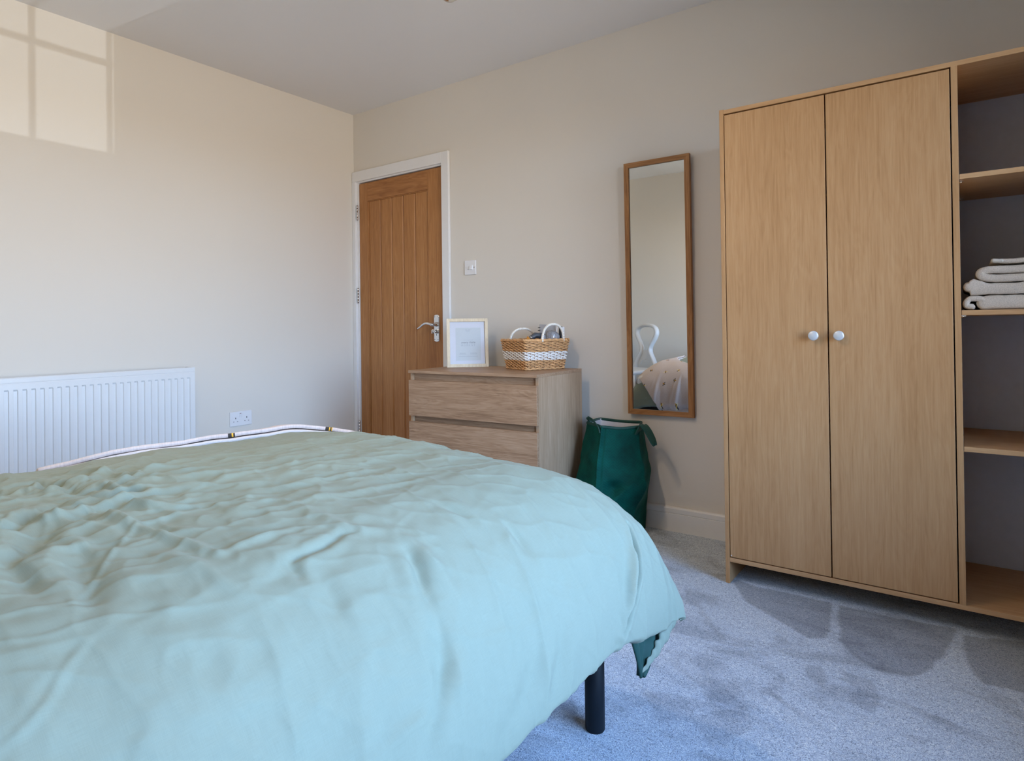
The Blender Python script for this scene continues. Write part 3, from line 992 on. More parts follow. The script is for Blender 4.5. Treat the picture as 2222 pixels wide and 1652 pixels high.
for z0, z1 in ((zk(0.540), zk(0.7165)), (zk(0.300), zk(0.5115)), (0.065, 0.268)):
    d_ = B().box(-CW + 0.001, -0.001, 0.001, 0.0175, z0, z1, 0.0010).obj('drawer', hm, ch)
    B().box(-CW + 0.03, -0.03, 0.046, CD - 0.02, z0 + 0.02, z1 - 0.06).obj('drawer_box', MAT['back_panel'], d_)

# ------------------------------------------------------------------ picture frame on the chest
pf = empty('picture_frame', (1.2128, -0.2494, CT + 0.0005), 0.7556, label='pale wood picture frame with a grey quote print, standing on the chest', cat='picture')
pf.scale = (1.02, 1.02, 1.02)
fw, fh, fb = 0.2205, 0.2622, 0.0165
MD = Matrix.Rotation(-0.17, 4, 'X')
fr4(fw / 2, fh, fb, 0.0, 0.020, 0.0008, MAT['pine'], pf, mats=MAT['pine'])
B().box(-fw / 2 + fb - 0.002, fw / 2 - fb + 0.002, 0.010, 0.012, fb - 0.002, fh - fb + 0.002, xf=MD).obj('mount', MAT['mount'], pf)
prn = B().box(-0.063, 0.071, 0.0090, 0.0101, 0.036, 0.213, xf=MD).obj('print', MAT['print'], pf)
B().box(-fw / 2 + fb - 0.002, fw / 2 - fb + 0.002, 0.0035, 0.0045, fb - 0.002, fh - fb + 0.002, xf=MD).obj('glass', MAT['glass_pic'], pf)
B().box(-fw / 2 + 0.006, fw / 2 - 0.006, 0.0125, 0.018, 0.006, fh - 0.006, xf=MD).obj('backing', MAT['dark_gap'], pf)
B().poly([(-0.02, 0.058, 0.17), (0.02, 0.058, 0.17), (0.03, 0.115, 0.0), (-0.03, 0.115, 0.0)], (0, 0.003, 0.001)).obj('strut', MAT['dark_gap'], pf)


def text(body, size, x, z, mat, shear=0.0, spacing=1.0, name='lettering', off=0.0):
    cu = bpy.data.curves.new(name, 'FONT')
    cu.body = body
    cu.size = size
    cu.align_x = 'CENTER'
    cu.align_y = 'CENTER'
    cu.shear = shear
    cu.space_character = spacing
    cu.extrude = 0.0001
    cu.offset = off
    cu.resolution_u = 3
    tmp = bpy.data.objects.new('tmp', cu)
    COL.objects.link(tmp)
    bpy.context.view_layer.update()
    me = bpy.data.meshes.new_from_object(tmp.evaluated_get(bpy.context.evaluated_depsgraph_get()))
    bpy.data.objects.remove(tmp)
    me.transform(MD @ Matrix.Translation((x, 0.0086, z)) @ Matrix.Rotation(PI / 2, 4, 'X'))
    return link(name, me, mat, prn)


text('every little', 0.0145, 0.003, 0.133, MAT['ink'], 0.35, 1.15, off=0.0002)
text('MOMENT', 0.0135, 0.003, 0.1175, MAT['ink_pale'], 0, 1.5)
text("LET'S CAPTURE", 0.0058, 0.003, 0.1455, MAT['ink_pale'], 0, 1.35)
s = B()
for (x0, x1, z_) in ((-0.012, -0.001, 0.201), (0.004, 0.017, 0.201), (-0.007, 0.012, 0.1955), (-0.042, -0.012, 0.0755), (-0.045, -0.009, 0.0705),
                     (0.013, 0.051, 0.0755), (0.013, 0.050, 0.0705), (-0.048, 0.054, 0.0585)):
    s.box(x0, x1, 0.0085, 0.0090, z_ - 0.0008, z_ + 0.0008, xf=MD)
s.obj('small_print', MAT['ink_pale'], prn, kind='stuff')

# ------------------------------------------------------------------ wicker basket
bk = empty('wicker_basket', (1.6548, -0.3360, CT + 0.001), 1.1542, label='small wicker basket with a white band and white wrapped handles on the chest', cat='basket')
bk.scale = (1.02, 1.02, 1.02)
bw, bd, bh, be = 0.2216, 0.195, 0.150, 0.0197


def rrect(w0, w1, d0, d1, rr_, n_side=40, n_c=6):
    """rounded rectangle path (CCW) with outward normals"""
    pts, nrm = [], []
    cs = [(w1 - rr_, d0 + rr_, -PI / 2), (w1 - rr_, d1 - rr_, 0), (w0 + rr_, d1 - rr_, PI / 2), (w0 + rr_, d0 + rr_, PI)]
    for i, (cx_, cy_, a0) in enumerate(cs):
        for k in range(n_c + 1):
            a = a0 + k / n_c * PI / 2
            pts.append((cx_ + rr_ * math.cos(a), cy_ + rr_ * math.sin(a)))
            nrm.append((math.cos(a), math.sin(a)))
        nx_ = cs[(i + 1) % 4]
        a1 = a0 + PI / 2
        p0 = pts[-1]
        p1 = (nx_[0] + rr_ * math.cos(a1), nx_[1] + rr_ * math.sin(a1))
        for k in range(1, n_side):
            q = k / n_side
            pts.append((p0[0] + (p1[0] - p0[0]) * q, p0[1] + (p1[1] - p0[1]) * q))
            nrm.append((math.cos(a1), math.sin(a1)))
    return pts, nrm


rows = 20
cols = {0: B(), 1: B()}
for r_ in range(rows):
    q = (r_ + 0.6) / rows
    z_ = 0.004 + q * (bh - 0.012)
    e_ = be * q
    pts, nrm = rrect(-e_, bw + e_, -e_, bd + e_, 0.010)
    L_ = 0.0
    out = []
    acc = [0.0]
    for i in range(1, len(pts)):
        acc.append(acc[-1] + math.dist(pts[i], pts[i - 1]))
    tot = acc[-1] + math.dist(pts[0], pts[-1])
    nst = 46 if True else 0
    for i, (p, n_) in enumerate(zip(pts, nrm)):
        ph = acc[i] / tot * nst * PI + (PI if r_ % 2 else 0)
        o_f = 0.0027 * math.sin(ph)
        zz_ = z_ + 0.0009 * math.sin(acc[i] * 37 + r_ * 1.3) + 0.0010 * math.sin(ph + 0.8)
        out.append((p[0] + n_[0] * o_f, p[1] + n_[1] * o_f, zz_))
    white = 6 <= r_ <= 11
    cols[1 if white else 0].tube(out, 0.00335 if not white else 0.0037, 6, closed=True)
cols[0].obj('natural_weave', MAT['cane'], bk, kind='stuff', label='natural brown woven cane')
cols[1].obj('white_weave', MAT['cane_white'], bk, kind='stuff', label='white woven band')
s = B()
nst = 46
pb, nb = rrect(0, bw, 0, bd, 0.010)
ptp, ntp = rrect(-be, bw + be, -be, bd + be, 0.010)
acc = [0.0]
for i in range(1, len(pb)):
    acc.append(acc[-1] + math.dist(pb[i], pb[i - 1]))
tot = acc[-1] + math.dist(pb[0], pb[-1])
for k in range(nst):
    tgt = (k + 0.5) / nst * tot
    i = min(range(len(acc)), key=lambda j: abs(acc[j] - tgt))
    s.tube([(pb[i][0], pb[i][1], 0.003), (ptp[i][0], ptp[i][1], bh - 0.004)], 0.0022, 6)
s.obj('stakes', MAT['cane_dark'], bk, kind='stuff')
s = B()
for zz0, rad_, ex in ((bh - 0.004, 0.0042, be), (bh - 0.009, 0.0036, be + 0.001), (0.004, 0.0045, 0.001)):
    pts, nrm = rrect(-ex, bw + ex, -ex, bd + ex, 0.010)
    out = []
    for i, p in enumerate(pts):
        out.append((p[0] + nrm[i][0] * 0.001 * math.sin(i * 1.1), p[1] + nrm[i][1] * 0.001 * math.sin(i * 1.1), zz0 + 0.0011 * math.cos(i * 1.1)))
    s.tube(out, rad_, 7, closed=True)
s.obj('rim', MAT['cane'], bk)
s = B()
for k in range(26):
    xx = bw * (k + 0.5) / 26
    s.box(xx - 0.004, xx + 0.004, 0.002, bd - 0.002, 0.001, 0.004, 0.001)
s.obj('base', MAT['cane'], bk)
s = B()
for r_ in range(1):
    pts, nrm = rrect(0.003, bw - 0.003, 0.003, bd - 0.003, 0.01, 8, 4)
    pts2, _ = rrect(-be + 0.005, bw + be - 0.005, -be + 0.005, bd + be - 0.005, 0.01, 8, 4)
    A_ = [s.bm.verts.new((*p, 0.004)) for p in pts]
    B_ = [s.bm.verts.new((*p, bh - 0.012)) for p in pts2]
    for i in range(len(A_)):
        s.bm.faces.new((A_[i], A_[(i + 1) % len(A_)], B_[(i + 1) % len(A_)], B_[i]))
s.obj('inner_wall', MAT['cane_dark'], bk)
# handles on the two opposite long sides, wrapped in white cord
for yy, lean, spread, hh_, hc_ in ((-be + 0.002, -0.006, 0.062, 0.084, 0.143), (bd + be - 0.002, -0.022, 0.069, 0.064, 0.104)):
    core, nrm_ = [], []
    n_ = 150
    pts, rr = [], []
    cx_ = hc_
    for k in range(n_ + 1):
        q = k / n_
        a = PI * (1 - q)
        e1 = abs(math.cos(a)) ** 0.85 * (1 if math.cos(a) > 0 else -1)
        zz_ = (abs(math.sin(a)) ** 0.8) * hh_
        ins = zz_ / hh_
        pts.append((cx_ + spread * e1, yy + lean * ins * 0.75, bh - 0.014 + zz_ * (1.0) + (0.0)))
        rr.append(0.0062 + 0.0009 * math.sin(k * 2 * PI / 4.6))
    B().tube(pts, rr, 10, up=(0, 1, 0)).obj('handle', MAT['rope_white'], bk, label='white cord-wrapped arched handle')

# things standing in the basket (own top-level objects), in basket-local coordinates
BM = Matrix.Translation((1.6548, -0.3360, CT + 0.001)) @ Matrix.Rotation(1.1542, 4, 'Z') @ Matrix.Scale(1.02, 4)


def in_basket(name, x, y, z, label, cat, rz=0.0):
    p = BM @ Vector((x, y, z))
    o = empty(name, p, 1.1542 + rz, label=label, cat=cat)
    o.scale = (1.02, 1.02, 1.02)
    return o


nbk = in_basket('notebook', 0.178, 0.064, 0.012, 'grey spiral-bound notebook standing at the back of the wicker basket', 'notebook')
XN = Matrix.Rotation(math.radians(-7), 4, 'X') @ Matrix.Rotation(math.radians(3), 4, 'Y')
B().box(-0.052, 0.044, 0, 0.003, 0.0, 0.208, 0.001, xf=XN).obj('cover', MAT['grey_card'], nbk)
B().box(-0.049, 0.043, 0.003, 0.010, 0.003, 0.204, 0.0, xf=XN).obj('pages', MAT['print'], nbk)
s = B()
for k in range(13):
    zz_ = 0.018 + k * 0.0145
    ring = [XN @ Vector((-0.053 + 0.006 * math.cos(a), 0.004 + 0.008 * math.sin(a), zz_)) for a in [j / 10 * 2 * PI for j in range(10)]]
    s.tube(ring, 0.0015, 5, closed=True)
s.obj('spiral_binding', MAT['black_plastic'], nbk)

tb = in_basket('plastic_tub', 0.148, 0.022, 0.125, 'clear crinkled plastic tub with shiny highlights in the wicker basket', 'tub')
XT = Matrix.Rotation(math.radians(28), 4, 'Y')
pr_ = [(0.024, 0.0), (0.026, 0.001), (0.032, 0.020), (0.038, 0.040), (0.0385, 0.042), (0.034, 0.054), (0.022, 0.064), (0.006, 0.068), (0.0055, 0.067), (0.021, 0.062), (0.033, 0.052), (0.036, 0.041), (0.031, 0.021), (0.022, 0.002)]
B().lathe(pr_, 22, xf=XT).obj('tub_body', MAT['clear_plastic'], tb)
s = B()
for k in range(11):
    a = k / 11 * 2 * PI
    s.tube([XT @ Vector((0.0335 * math.cos(a), 0.0335 * math.sin(a), 0.022)), XT @ Vector((0.0395 * math.cos(a), 0.0395 * math.sin(a), 0.041)), XT @ Vector((0.024 * math.cos(a), 0.024 * math.sin(a), 0.063))], 0.0013, 5)
s.obj('moulded_ribs', MAT['clear_plastic'], tb)
B().lathe([(0.008, 0.0), (0.012, 0.004), (0.010, 0.014), (0.004, 0.017)], 14, xf=XT @ Matrix.Translation((0.005, 0, 0.03))).obj('foil_piece', MAT['brass'], tb)

pk = in_basket('clear_packet', 0.104, 0.008, 0.108, 'flat clear plastic packet leaning inside the basket behind its near handle', 'packet')
XT = Matrix.Rotation(math.radians(-18), 4, 'X') @ Matrix.Rotation(math.radians(24), 4, 'Y')
B().box(-0.020, 0.016, 0, 0.006, 0, 0.066, 0.002, xf=XT).obj('sleeve', MAT['clear_plastic'], pk)
B().box(-0.020, -0.016, -0.001, 0.007, 0, 0.067, 0.0006, xf=XT).obj('sealed_edge', MAT['plastic'], pk)

dv = in_basket('remote_control', 0.212, 0.016, 0.040, 'slim black and white remote control standing upright at the basket end', 'remote')
XT = Matrix.Rotation(math.radians(6), 4, 'Y') @ Matrix.Rotation(math.radians(-6), 4, 'X')
B().box(-0.003, 0.011, -0.014, 0.014, 0, 0.168, 0.0035, xf=XT).obj('white_body', MAT['plastic'], dv)
B().box(-0.0075, -0.0028, -0.0135, 0.0135, 0.002, 0.170, 0.002, xf=XT).obj('black_face', MAT['black_plastic'], dv)
st = in_basket('plastic_knife', 0.170, 0.050, 0.040, 'thin white plastic stick poking up beside the remote control', 'stick')
XT = Matrix.Rotation(math.radians(15), 4, 'Y')
B().poly([XT @ Vector(p) for p in ((-0.004, 0, 0.0), (0.004, 0, 0.0), (0.0048, 0, 0.10), (0.0035, 0, 0.185), (0.0015, 0, 0.192), (-0.0035, 0, 0.10))], (0, 0.002, 0)).obj('blade', MAT['plastic'], st)

hr = in_basket('hair_styler', 0.092, 0.098, 0.104, 'dark grey hair tool with a silver button lying in the basket', 'appliance')
XT = Matrix.Rotation(math.radians(-38), 4, 'Y')
s = B()
s.tube([(-0.030, 0.01, 0.020), (-0.005, 0.0, 0.048), (0.020, -0.005, 0.062), (0.045, -0.01, 0.060), (0.06, -0.01, 0.046)], [0.007, 0.012, 0.015, 0.015, 0.010], 16)
s.obj('styler_body', plain('charcoal_plastic', (0.075, 0.085, 0.10), 0.4), hr)
B().lathe([(0.008, 0), (0.009, 0.003), (0.006, 0.006), (0.001, 0.007)], 16, xf=Matrix.Translation((-0.008, -0.010, 0.050)) @ Matrix.Rotation(math.radians(20), 4, 'X')).obj('silver_button', MAT['chrome'], hr)
og = in_basket('snack_packet', 0.050, 0.050, 0.100, 'orange packet corner showing over the basket rim', 'packet', rz=0.2)
B().poly([(-0.020, 0, 0.0), (0.022, 0, 0.0), (0.030, 0.004, 0.034), (-0.005, 0.004, 0.062)], (0, 0.008, 0)).obj('packet_body', MAT['orange'], og)

# ------------------------------------------------------------------ laundry bag
lb = empty('laundry_bag', (2.02, -0.16, 0), label='tall green quilted fabric laundry bag with white lining under the mirror', cat='bag')
top = [(1.893, -0.168), (2.014, -0.250), (2.160, -0.150), (2.118, -0.030), (1.895, -0.030)]
bot = [(1.905, -0.335), (2.045, -0.372), (2.142, -0.200), (2.138, -0.035), (1.915, -0.035)]


def perim(poly, n=64):
    P = [Vector(p) for p in poly]
    m_ = len(P)
    out = []
    for i in range(m_):
        a, b_ = P[i], P[(i + 1) % m_]
        for k in range(n):
            q = k / n
            out.append(a.lerp(b_, q))
    return np.array([(v.x, v.y) for v in out])


NT = 46
pt_, pb_ = perim(top, NT), perim(bot, NT)


def smooth_loop(P, it):
    for _ in range(it):
        P = (np.roll(P, 1, 0) + P * 2 + np.roll(P, -1, 0)) / 4
    return P


pt_, pb_ = smooth_loop(pt_, 10), smooth_loop(pb_, 18)
NZ = 90
G = np.zeros((len(pt_), NZ, 3))
UVb = np.zeros((len(pt_), NZ, 2))
seg_l = np.linalg.norm(np.roll(pt_, -1, 0) - pt_, axis=1)
arc = np.concatenate([[0], np.cumsum(seg_l)[:-1]])
cen_t, cen_b = pt_.mean(0), pb_.mean(0)
for j in range(NZ):
    q = j / (NZ - 1)
    ring = pb_ * (1 - q) + pt_ * q
    c_ = cen_b * (1 - q) + cen_t * q
    d_ = ring - c_
    d_ /= np.linalg.norm(d_, axis=1)[:, None]
    u_ = arc
    bul = 0.018 * np.sin(q * PI) ** 1.0
    # right-hand edge swells out at mid height and slims to the foot
    side = np.exp(-(((arc - arc[2 * NT]) / 0.12) ** 2))
    bul = bul + side * (0.040 * np.exp(-((q - 0.50) / 0.16) ** 2) - 0.012 * np.exp(-((q - 0.12) / 0.1) ** 2))
    cr_ = 0.013 * rnoise(u_ * 1.0, np.full_like(u_, q * 0.5), 21, 3, 11) * (0.25 + 0.9 * np.sin(q * PI))
    # a deep crumple on the front panel, below the middle
    fr_ = np.exp(-(((arc - (arc[NT] + 0.062)) / 0.040) ** 2 + ((q - 0.47) / 0.075) ** 2)) * 0.036
    fr2 = np.exp(-(((arc - (arc[NT] + 0.085) - (q - 0.4) * 0.35) / 0.016) ** 2)) * np.exp(-((q - 0.40) / 0.20) ** 2) * 0.012
    seam = 0.006 * np.exp(-(((arc - arc[NT]) / 0.004) ** 2)) + 0.004 * np.exp(-(((arc - arc[2 * NT]) / 0.004) ** 2)) - 0.006 * np.exp(-(((arc - arc[NT] - 0.012) / 0.006) ** 2))
    off = bul + cr_ - fr_ + fr2 + seam
    rr_ = ring + d_ * off[:, None]
    rr_[:, 1] = np.minimum(rr_[:, 1], -0.022)
    rr_[:, 0] = np.maximum(rr_[:, 0], 1.886 - 0.0 * q)
    zt_ = 0.508 - 0.006 * np.exp(-(((arc - arc[NT] - 0.09) / 0.06) ** 2)) + 0.002 * np.sin(arc * 20)
    G[:, j, 0] = rr_[:, 0] - 2.02
    G[:, j, 1] = rr_[:, 1] + 0.16
    G[:, j, 2] = 0.004 + q * (zt_ - 0.004)
    UVb[:, j, 0] = arc
    UVb[:, j, 1] = q * 0.5
me = grid_mesh('bag_body', G, UVb, closed_u=True)
bo = link('bag_body', me, MAT['velvet'], lb)
Gi = G.copy()
ci = Gi[:, :, :2].mean(0, keepdims=True)
Gi[:, :, :2] = ci + (Gi[:, :, :2] - ci) * 0.965
Gi = Gi[:, 20:, :]
Gi[:, -1, 2] -= 0.001
me = grid_mesh('lining', Gi, closed_u=True)
link('lining', me, MAT['lining'], lb, label='white lining inside the bag')
B().poly([(p[0], p[1], 0.0) for p in G[::4, 0, :2]], (0, 0, 0.005)).obj('bag_base', MAT['velvet_plain'], lb)
B().poly([(p[0], p[1], 0.0) for p in Gi[::4, 0, :2]], (0, 0, 0.005)).obj('contents_liner', MAT['lining'], lb).location.z = Gi[0, 0, 2]
s = B()
rim = [(p[0], p[1], p[2] - 0.004) for p in (G[::3, -1, :])]
s.tube(rim, 0.0048, 8, closed=True, flat=1.6)
s.obj('rim_binding', MAT['velvet_plain'], lb)


def strap(name, pts, w_, th, parent, mat, widthdir):
    P = [Vector(p) for p in pts]
    out = []
    for i in range(len(P) - 1):
        p0, p1, p2, p3 = P[max(i - 1, 0)], P[i], P[i + 1], P[min(i + 2, len(P) - 1)]
        for k in range(8):
            q = k / 8
            out.append(0.5 * ((2 * p1) + (-p0 + p2) * q + (2 * p0 - 5 * p1 + 4 * p2 - p3) * q * q + (-p0 + 3 * p1 - 3 * p2 + p3) * q ** 3))
    out.append(P[-1])
    s = B()
    wd = Vector(widthdir).normalized()
    prev = None
    for i, p in enumerate(out):
        d_ = (out[min(i + 1, len(out) - 1)] - out[max(i - 1, 0)]).normalized()
        n_ = d_.cross(wd).normalized()
        w_dir = n_.cross(d_).normalized()
        ring = [s.bm.verts.new(p + w_dir * sx_ * w_ / 2 + n_ * sz_ * th / 2) for sx_, sz_ in ((-1, -1), (1, -1), (1, 1), (-1, 1))]
        if prev:
            for k in range(4):
                s.bm.faces.new((prev[k], prev[(k + 1) % 4], ring[(k + 1) % 4], ring[k]))
        else:
            s.bm.faces.new(ring)
        prev = ring
    s.bm.faces.new(prev)
    return s.obj(name, mat, parent, label='green webbing carrying strap')


def L3(x, y, z):
    return (x - 2.02, y + 0.16, z)


strap('strap', [L3(2.150, -0.165, 0.470), L3(2.166, -0.168, 0.500), L3(2.178, -0.172, 0.516), L3(2.196, -0.18, 0.505), L3(2.222, -0.19, 0.475), L3(2.246, -0.2, 0.445), L3(2.250, -0.19, 0.440),
               L3(2.236, -0.172, 0.462), L3(2.208, -0.155, 0.496), L3(2.180, -0.142, 0.512), L3(2.155, -0.135, 0.485)], 0.022, 0.005, lb, MAT['velvet_plain'], (0.25, 1.0, 0.15))
strap('strap', [L3(2.012, -0.262, 0.478), L3(2.004, -0.260, 0.500), L3(1.980, -0.245, 0.518), L3(1.950, -0.222, 0.530), L3(1.918, -0.195, 0.532), L3(1.898, -0.165, 0.522), L3(1.893, -0.140, 0.495)], 0.018, 0.004, lb, MAT['velvet_plain'], (0.55, -0.75, 0.3))

# ------------------------------------------------------------------ bed
bed = empty('bed', (2.10, -1.48, 0), label='small double bed on round black metal legs under the duvet', cat='bed')
bx0, bx1, by0, by1 = -0.60, 0.585, -1.90, 0.0
s = B()
s.box(bx0, bx1, by1 - 0.03, by1, 0.27, 0.345, 0.004)
s.box(bx0, bx1, by0, by0 + 0.03, 0.27, 0.345, 0.004)
s.box(bx0, bx0 + 0.03, by0, by1, 0.27, 0.345, 0.004)
s.box(bx1 - 0.03, bx1, by0, by1, 0.27, 0.345, 0.004)
s.obj('bed_frame', MAT['black_metal'], bed)
for k in range(12):
    yy = by0 + 0.08 + k * 0.155
    B().box(bx0 + 0.03, bx1 - 0.03, yy, yy + 0.06, 0.322, 0.334, 0.002).obj('slat', MAT['pine'], bed)
for lx, ly_ in ((0.548, -0.025), (-0.565, -0.025), (0.548, -1.87), (-0.565, -1.87)):
    B().lathe([(0.0225, 0.0), (0.024, 0.003), (0.024, 0.272)], 28, xf=Matrix.Translation((lx, ly_, 0))).obj('leg', MAT['black_metal'], bed)
B().box(bx0, bx1, by0, by1, 0.346, 0.575, 0.045, seg=4).obj('mattress', MAT['mattress'], bed, smooth=True)

# ------------------------------------------------------------------ duvet surface
DP = dict(xc=2.10, wx=.735, yf=-1.42, rx=.30, rz=.285, ry=.32, L=.02, zt=.642, cr=.04, tuck=.035)


def edge(s, w_, r, rz, L, tuck):
    sg = np.sign(s)
    s = np.abs(s)
    fl = w_ - r
    Lq = (r + rz) / 2 * PI / 2
    t_ = np.clip((s - fl) / Lq, 0, 1) * PI / 2
    e = np.maximum(s - fl - Lq, 0)
    q = np.minimum(e / L, 1)
    o = np.where(s <= fl, s, fl + r * np.sin(t_)) - tuck * q * q
    d = rz * (1 - np.cos(t_)) + e
    return sg * o, d


def lens():
    p = DP
    Lq = (p['rx'] + p['rz']) / 2 * PI / 2
    Lq2 = (p['ry'] + p['rz']) / 2 * PI / 2
    return p['wx'] - p['rx'] + Lq + p['L'], p['yf'] + 2.5 - p['ry'] + Lq2 + p['L']


LA, LB = lens()


def dsurf(a, b):
    p = DP
    x, da = edge(a, p['wx'], p['rx'], p['rz'], p['L'], p['tuck'])
    wy = p['yf'] + 2.5
    yb_, db = edge(np.maximum(b, 0), wy, p['ry'], p['rz'], p['L'], p['tuck'])
    y = np.where(b < 0, b, yb_)
    db = np.where(b < 0, 0, db)
    zt = p['zt'] + p['cr'] * np.cos(np.minimum(1, np.abs(a) / p['wx']) * PI / 2)
    x = np.where(x < 0, x * 0.90, x)
    d = np.sqrt(da ** 2 + db ** 2 + 1e-12)
    kc = sstep(0.14, 0.29, np.minimum(da, db)) * (a > 0)
    kt = sstep(0.06, 0.20, np.minimum(da, db)) * (a > 0)
    xn, _ = edge(a, p['wx'], p['rx'], p['rz'], p['L'], 0.0)
    yn, _ = edge(np.maximum(b, 0), wy, p['ry'], p['rz'], p['L'], 0.0)
    x = x + (np.where(xn < 0, xn * 0.9, xn) - x) * kt
    y = y + (np.where(b < 0, b, yn) - y) * kt
    x = x + 0.012 * kt
    # the near corner balloons outward and its hem sags
    cn = sstep(0.05, 0.24, da) * sstep(0.03, 0.22, db) * (a > 0)
    x = x + 0.006 * cn
    y = y + 0.004 * cn
    sag = sstep(0.70, 0.98, b) * sstep(0.10, 0.30, da) * (a > 0)
    d = d + 0.045 * sag
    return np.stack([p['xc'] + x, -2.5 + y, zt - d], -1)


CREASES = [([(0.247,0.115),(0.282,0.072),(0.351,0.017),(0.408,-0.025),(0.447,-0.056)], 0.0022, 0.005),
 ([(0.522,-0.068),(0.543,-0.093),(0.557,-0.105),(0.578,-0.123),(0.591,-0.141),(0.6,-0.166)], 0.0022, 0.005),
 ([(0.146,-0.044),(0.089,0.005),(0.028,0.072)], -0.009, 0.014),
 ([(0.129,-0.001),(0.133,0.036),(0.116,0.078),(0.116,0.121),(0.103,0.188),(0.12,0.237)], 0.01, 0.016),
 ([(0.155,0.066),(0.207,0.084),(0.29,0.09),(0.378,0.103),(0.447,0.115)], 0.007, 0.011),
 ([(0.116,0.121),(0.181,0.139),(0.22,0.17),(0.238,0.212)], 0.006, 0.011),
 ([(-0.316,0.164),(-0.229,0.206),(-0.089,0.218),(0.002,0.255)], 0.006, 0.012),
 ([(-0.072,0.145),(0.024,0.157),(0.103,0.188)], 0.006, 0.01),
 ([(-0.177,0.133),(-0.063,0.164),(0.12,0.145)], 0.005, 0.01),
 ([(0.216,0.005),(0.268,0.011),(0.321,0.017),(0.334,0.029)], 0.005, 0.011),
 ([(0.386,0.06),(0.447,0.072),(0.513,0.084),(0.539,0.09)], 0.004, 0.014),
 ([(0.447,0.115),(0.443,0.164),(0.439,0.206),(0.439,0.243)], 0.005, 0.01),
 ([(0.517,0.176),(0.513,0.194),(0.509,0.243),(0.495,0.286),(0.5,0.304)], -0.006, 0.009),
 ([(0.522,0.176),(0.539,0.176),(0.557,0.17)], -0.005, 0.01),
 ([(0.578,0.347),(0.609,0.34),(0.653,0.322)], -0.012, 0.014),
 ([(0.631,0.347),(0.692,0.316),(0.757,0.279),(0.779,0.273)], -0.007, 0.022),
 ([(0.779,0.139),(0.775,0.194),(0.77,0.255)], 0.0028, 0.01),
 ([(0.718,0.316),(0.775,0.255),(0.81,0.225)], -0.004, 0.014),
 ([(0.255,-0.074),(0.325,-0.074),(0.404,-0.074)], -0.008, 0.016),
 ([(0.303,-0.007),(0.356,-0.013),(0.43,-0.032),(0.474,-0.05)], -0.01, 0.022),
 ([(0.12,0.237),(0.12,0.408),(0.107,0.633)], 0.0035, 0.014),
 ([(0.216,0.225),(0.255,0.408),(0.26,0.621)], 0.0035, 0.014),
 ([(0.334,0.267),(0.373,0.462),(0.391,0.645)], 0.003, 0.014),
 ([(0.70,0.925),(0.753,0.889),(0.784,0.865),(0.827,0.822),(0.875,0.775)], -0.024, 0.0075),
 ([(0.753,0.868),(0.784,0.845),(0.827,0.802),(0.875,0.757)], 0.010, 0.013),
 ([(0.5,0.499),(0.53,0.511),(0.565,0.523)], -0.006, 0.012),
 ([(0.605,0.578),(0.635,0.584),(0.666,0.578)], -0.006, 0.013),
 ([(-0.098,0.06),(-0.142,0.109),(-0.159,0.17)], -0.01, 0.015),
 ([(-0.107,0.023),(-0.142,0.06),(-0.059,0.09)], 0.008, 0.014),
 ([(0.282,-0.074),(0.255,-0.044),(0.146,0.017)], -0.009, 0.022),
 ([(0.504,0.206),(0.53,0.164),(0.535,0.121)], -0.006, 0.018),
 ([(0.543,0.2),(0.596,0.194),(0.631,0.188)], -0.004, 0.016),
 ([(0.369,0.292),(0.491,0.304),(0.53,0.359)], 0.004, 0.013),
 ([(0.535,0.365),(0.605,0.371),(0.67,0.371)], 0.004, 0.014),
 ([(0.578,0.048),(0.618,0.042),(0.657,0.042)], 0.003, 0.018),
 ([(-0.203,0.048),(-0.22,0.096),(-0.111,0.115),(0.033,0.109)], -0.009, 0.013),
 ([(0.875,0.499),(0.832,0.548),(0.779,0.59)], -0.005, 0.018),
 ([(0.888,0.749),(0.853,0.773),(0.836,0.822)], -0.006, 0.012),
 ([(0.866,0.371),(0.832,0.456),(0.788,0.517)], -0.004, 0.02)]


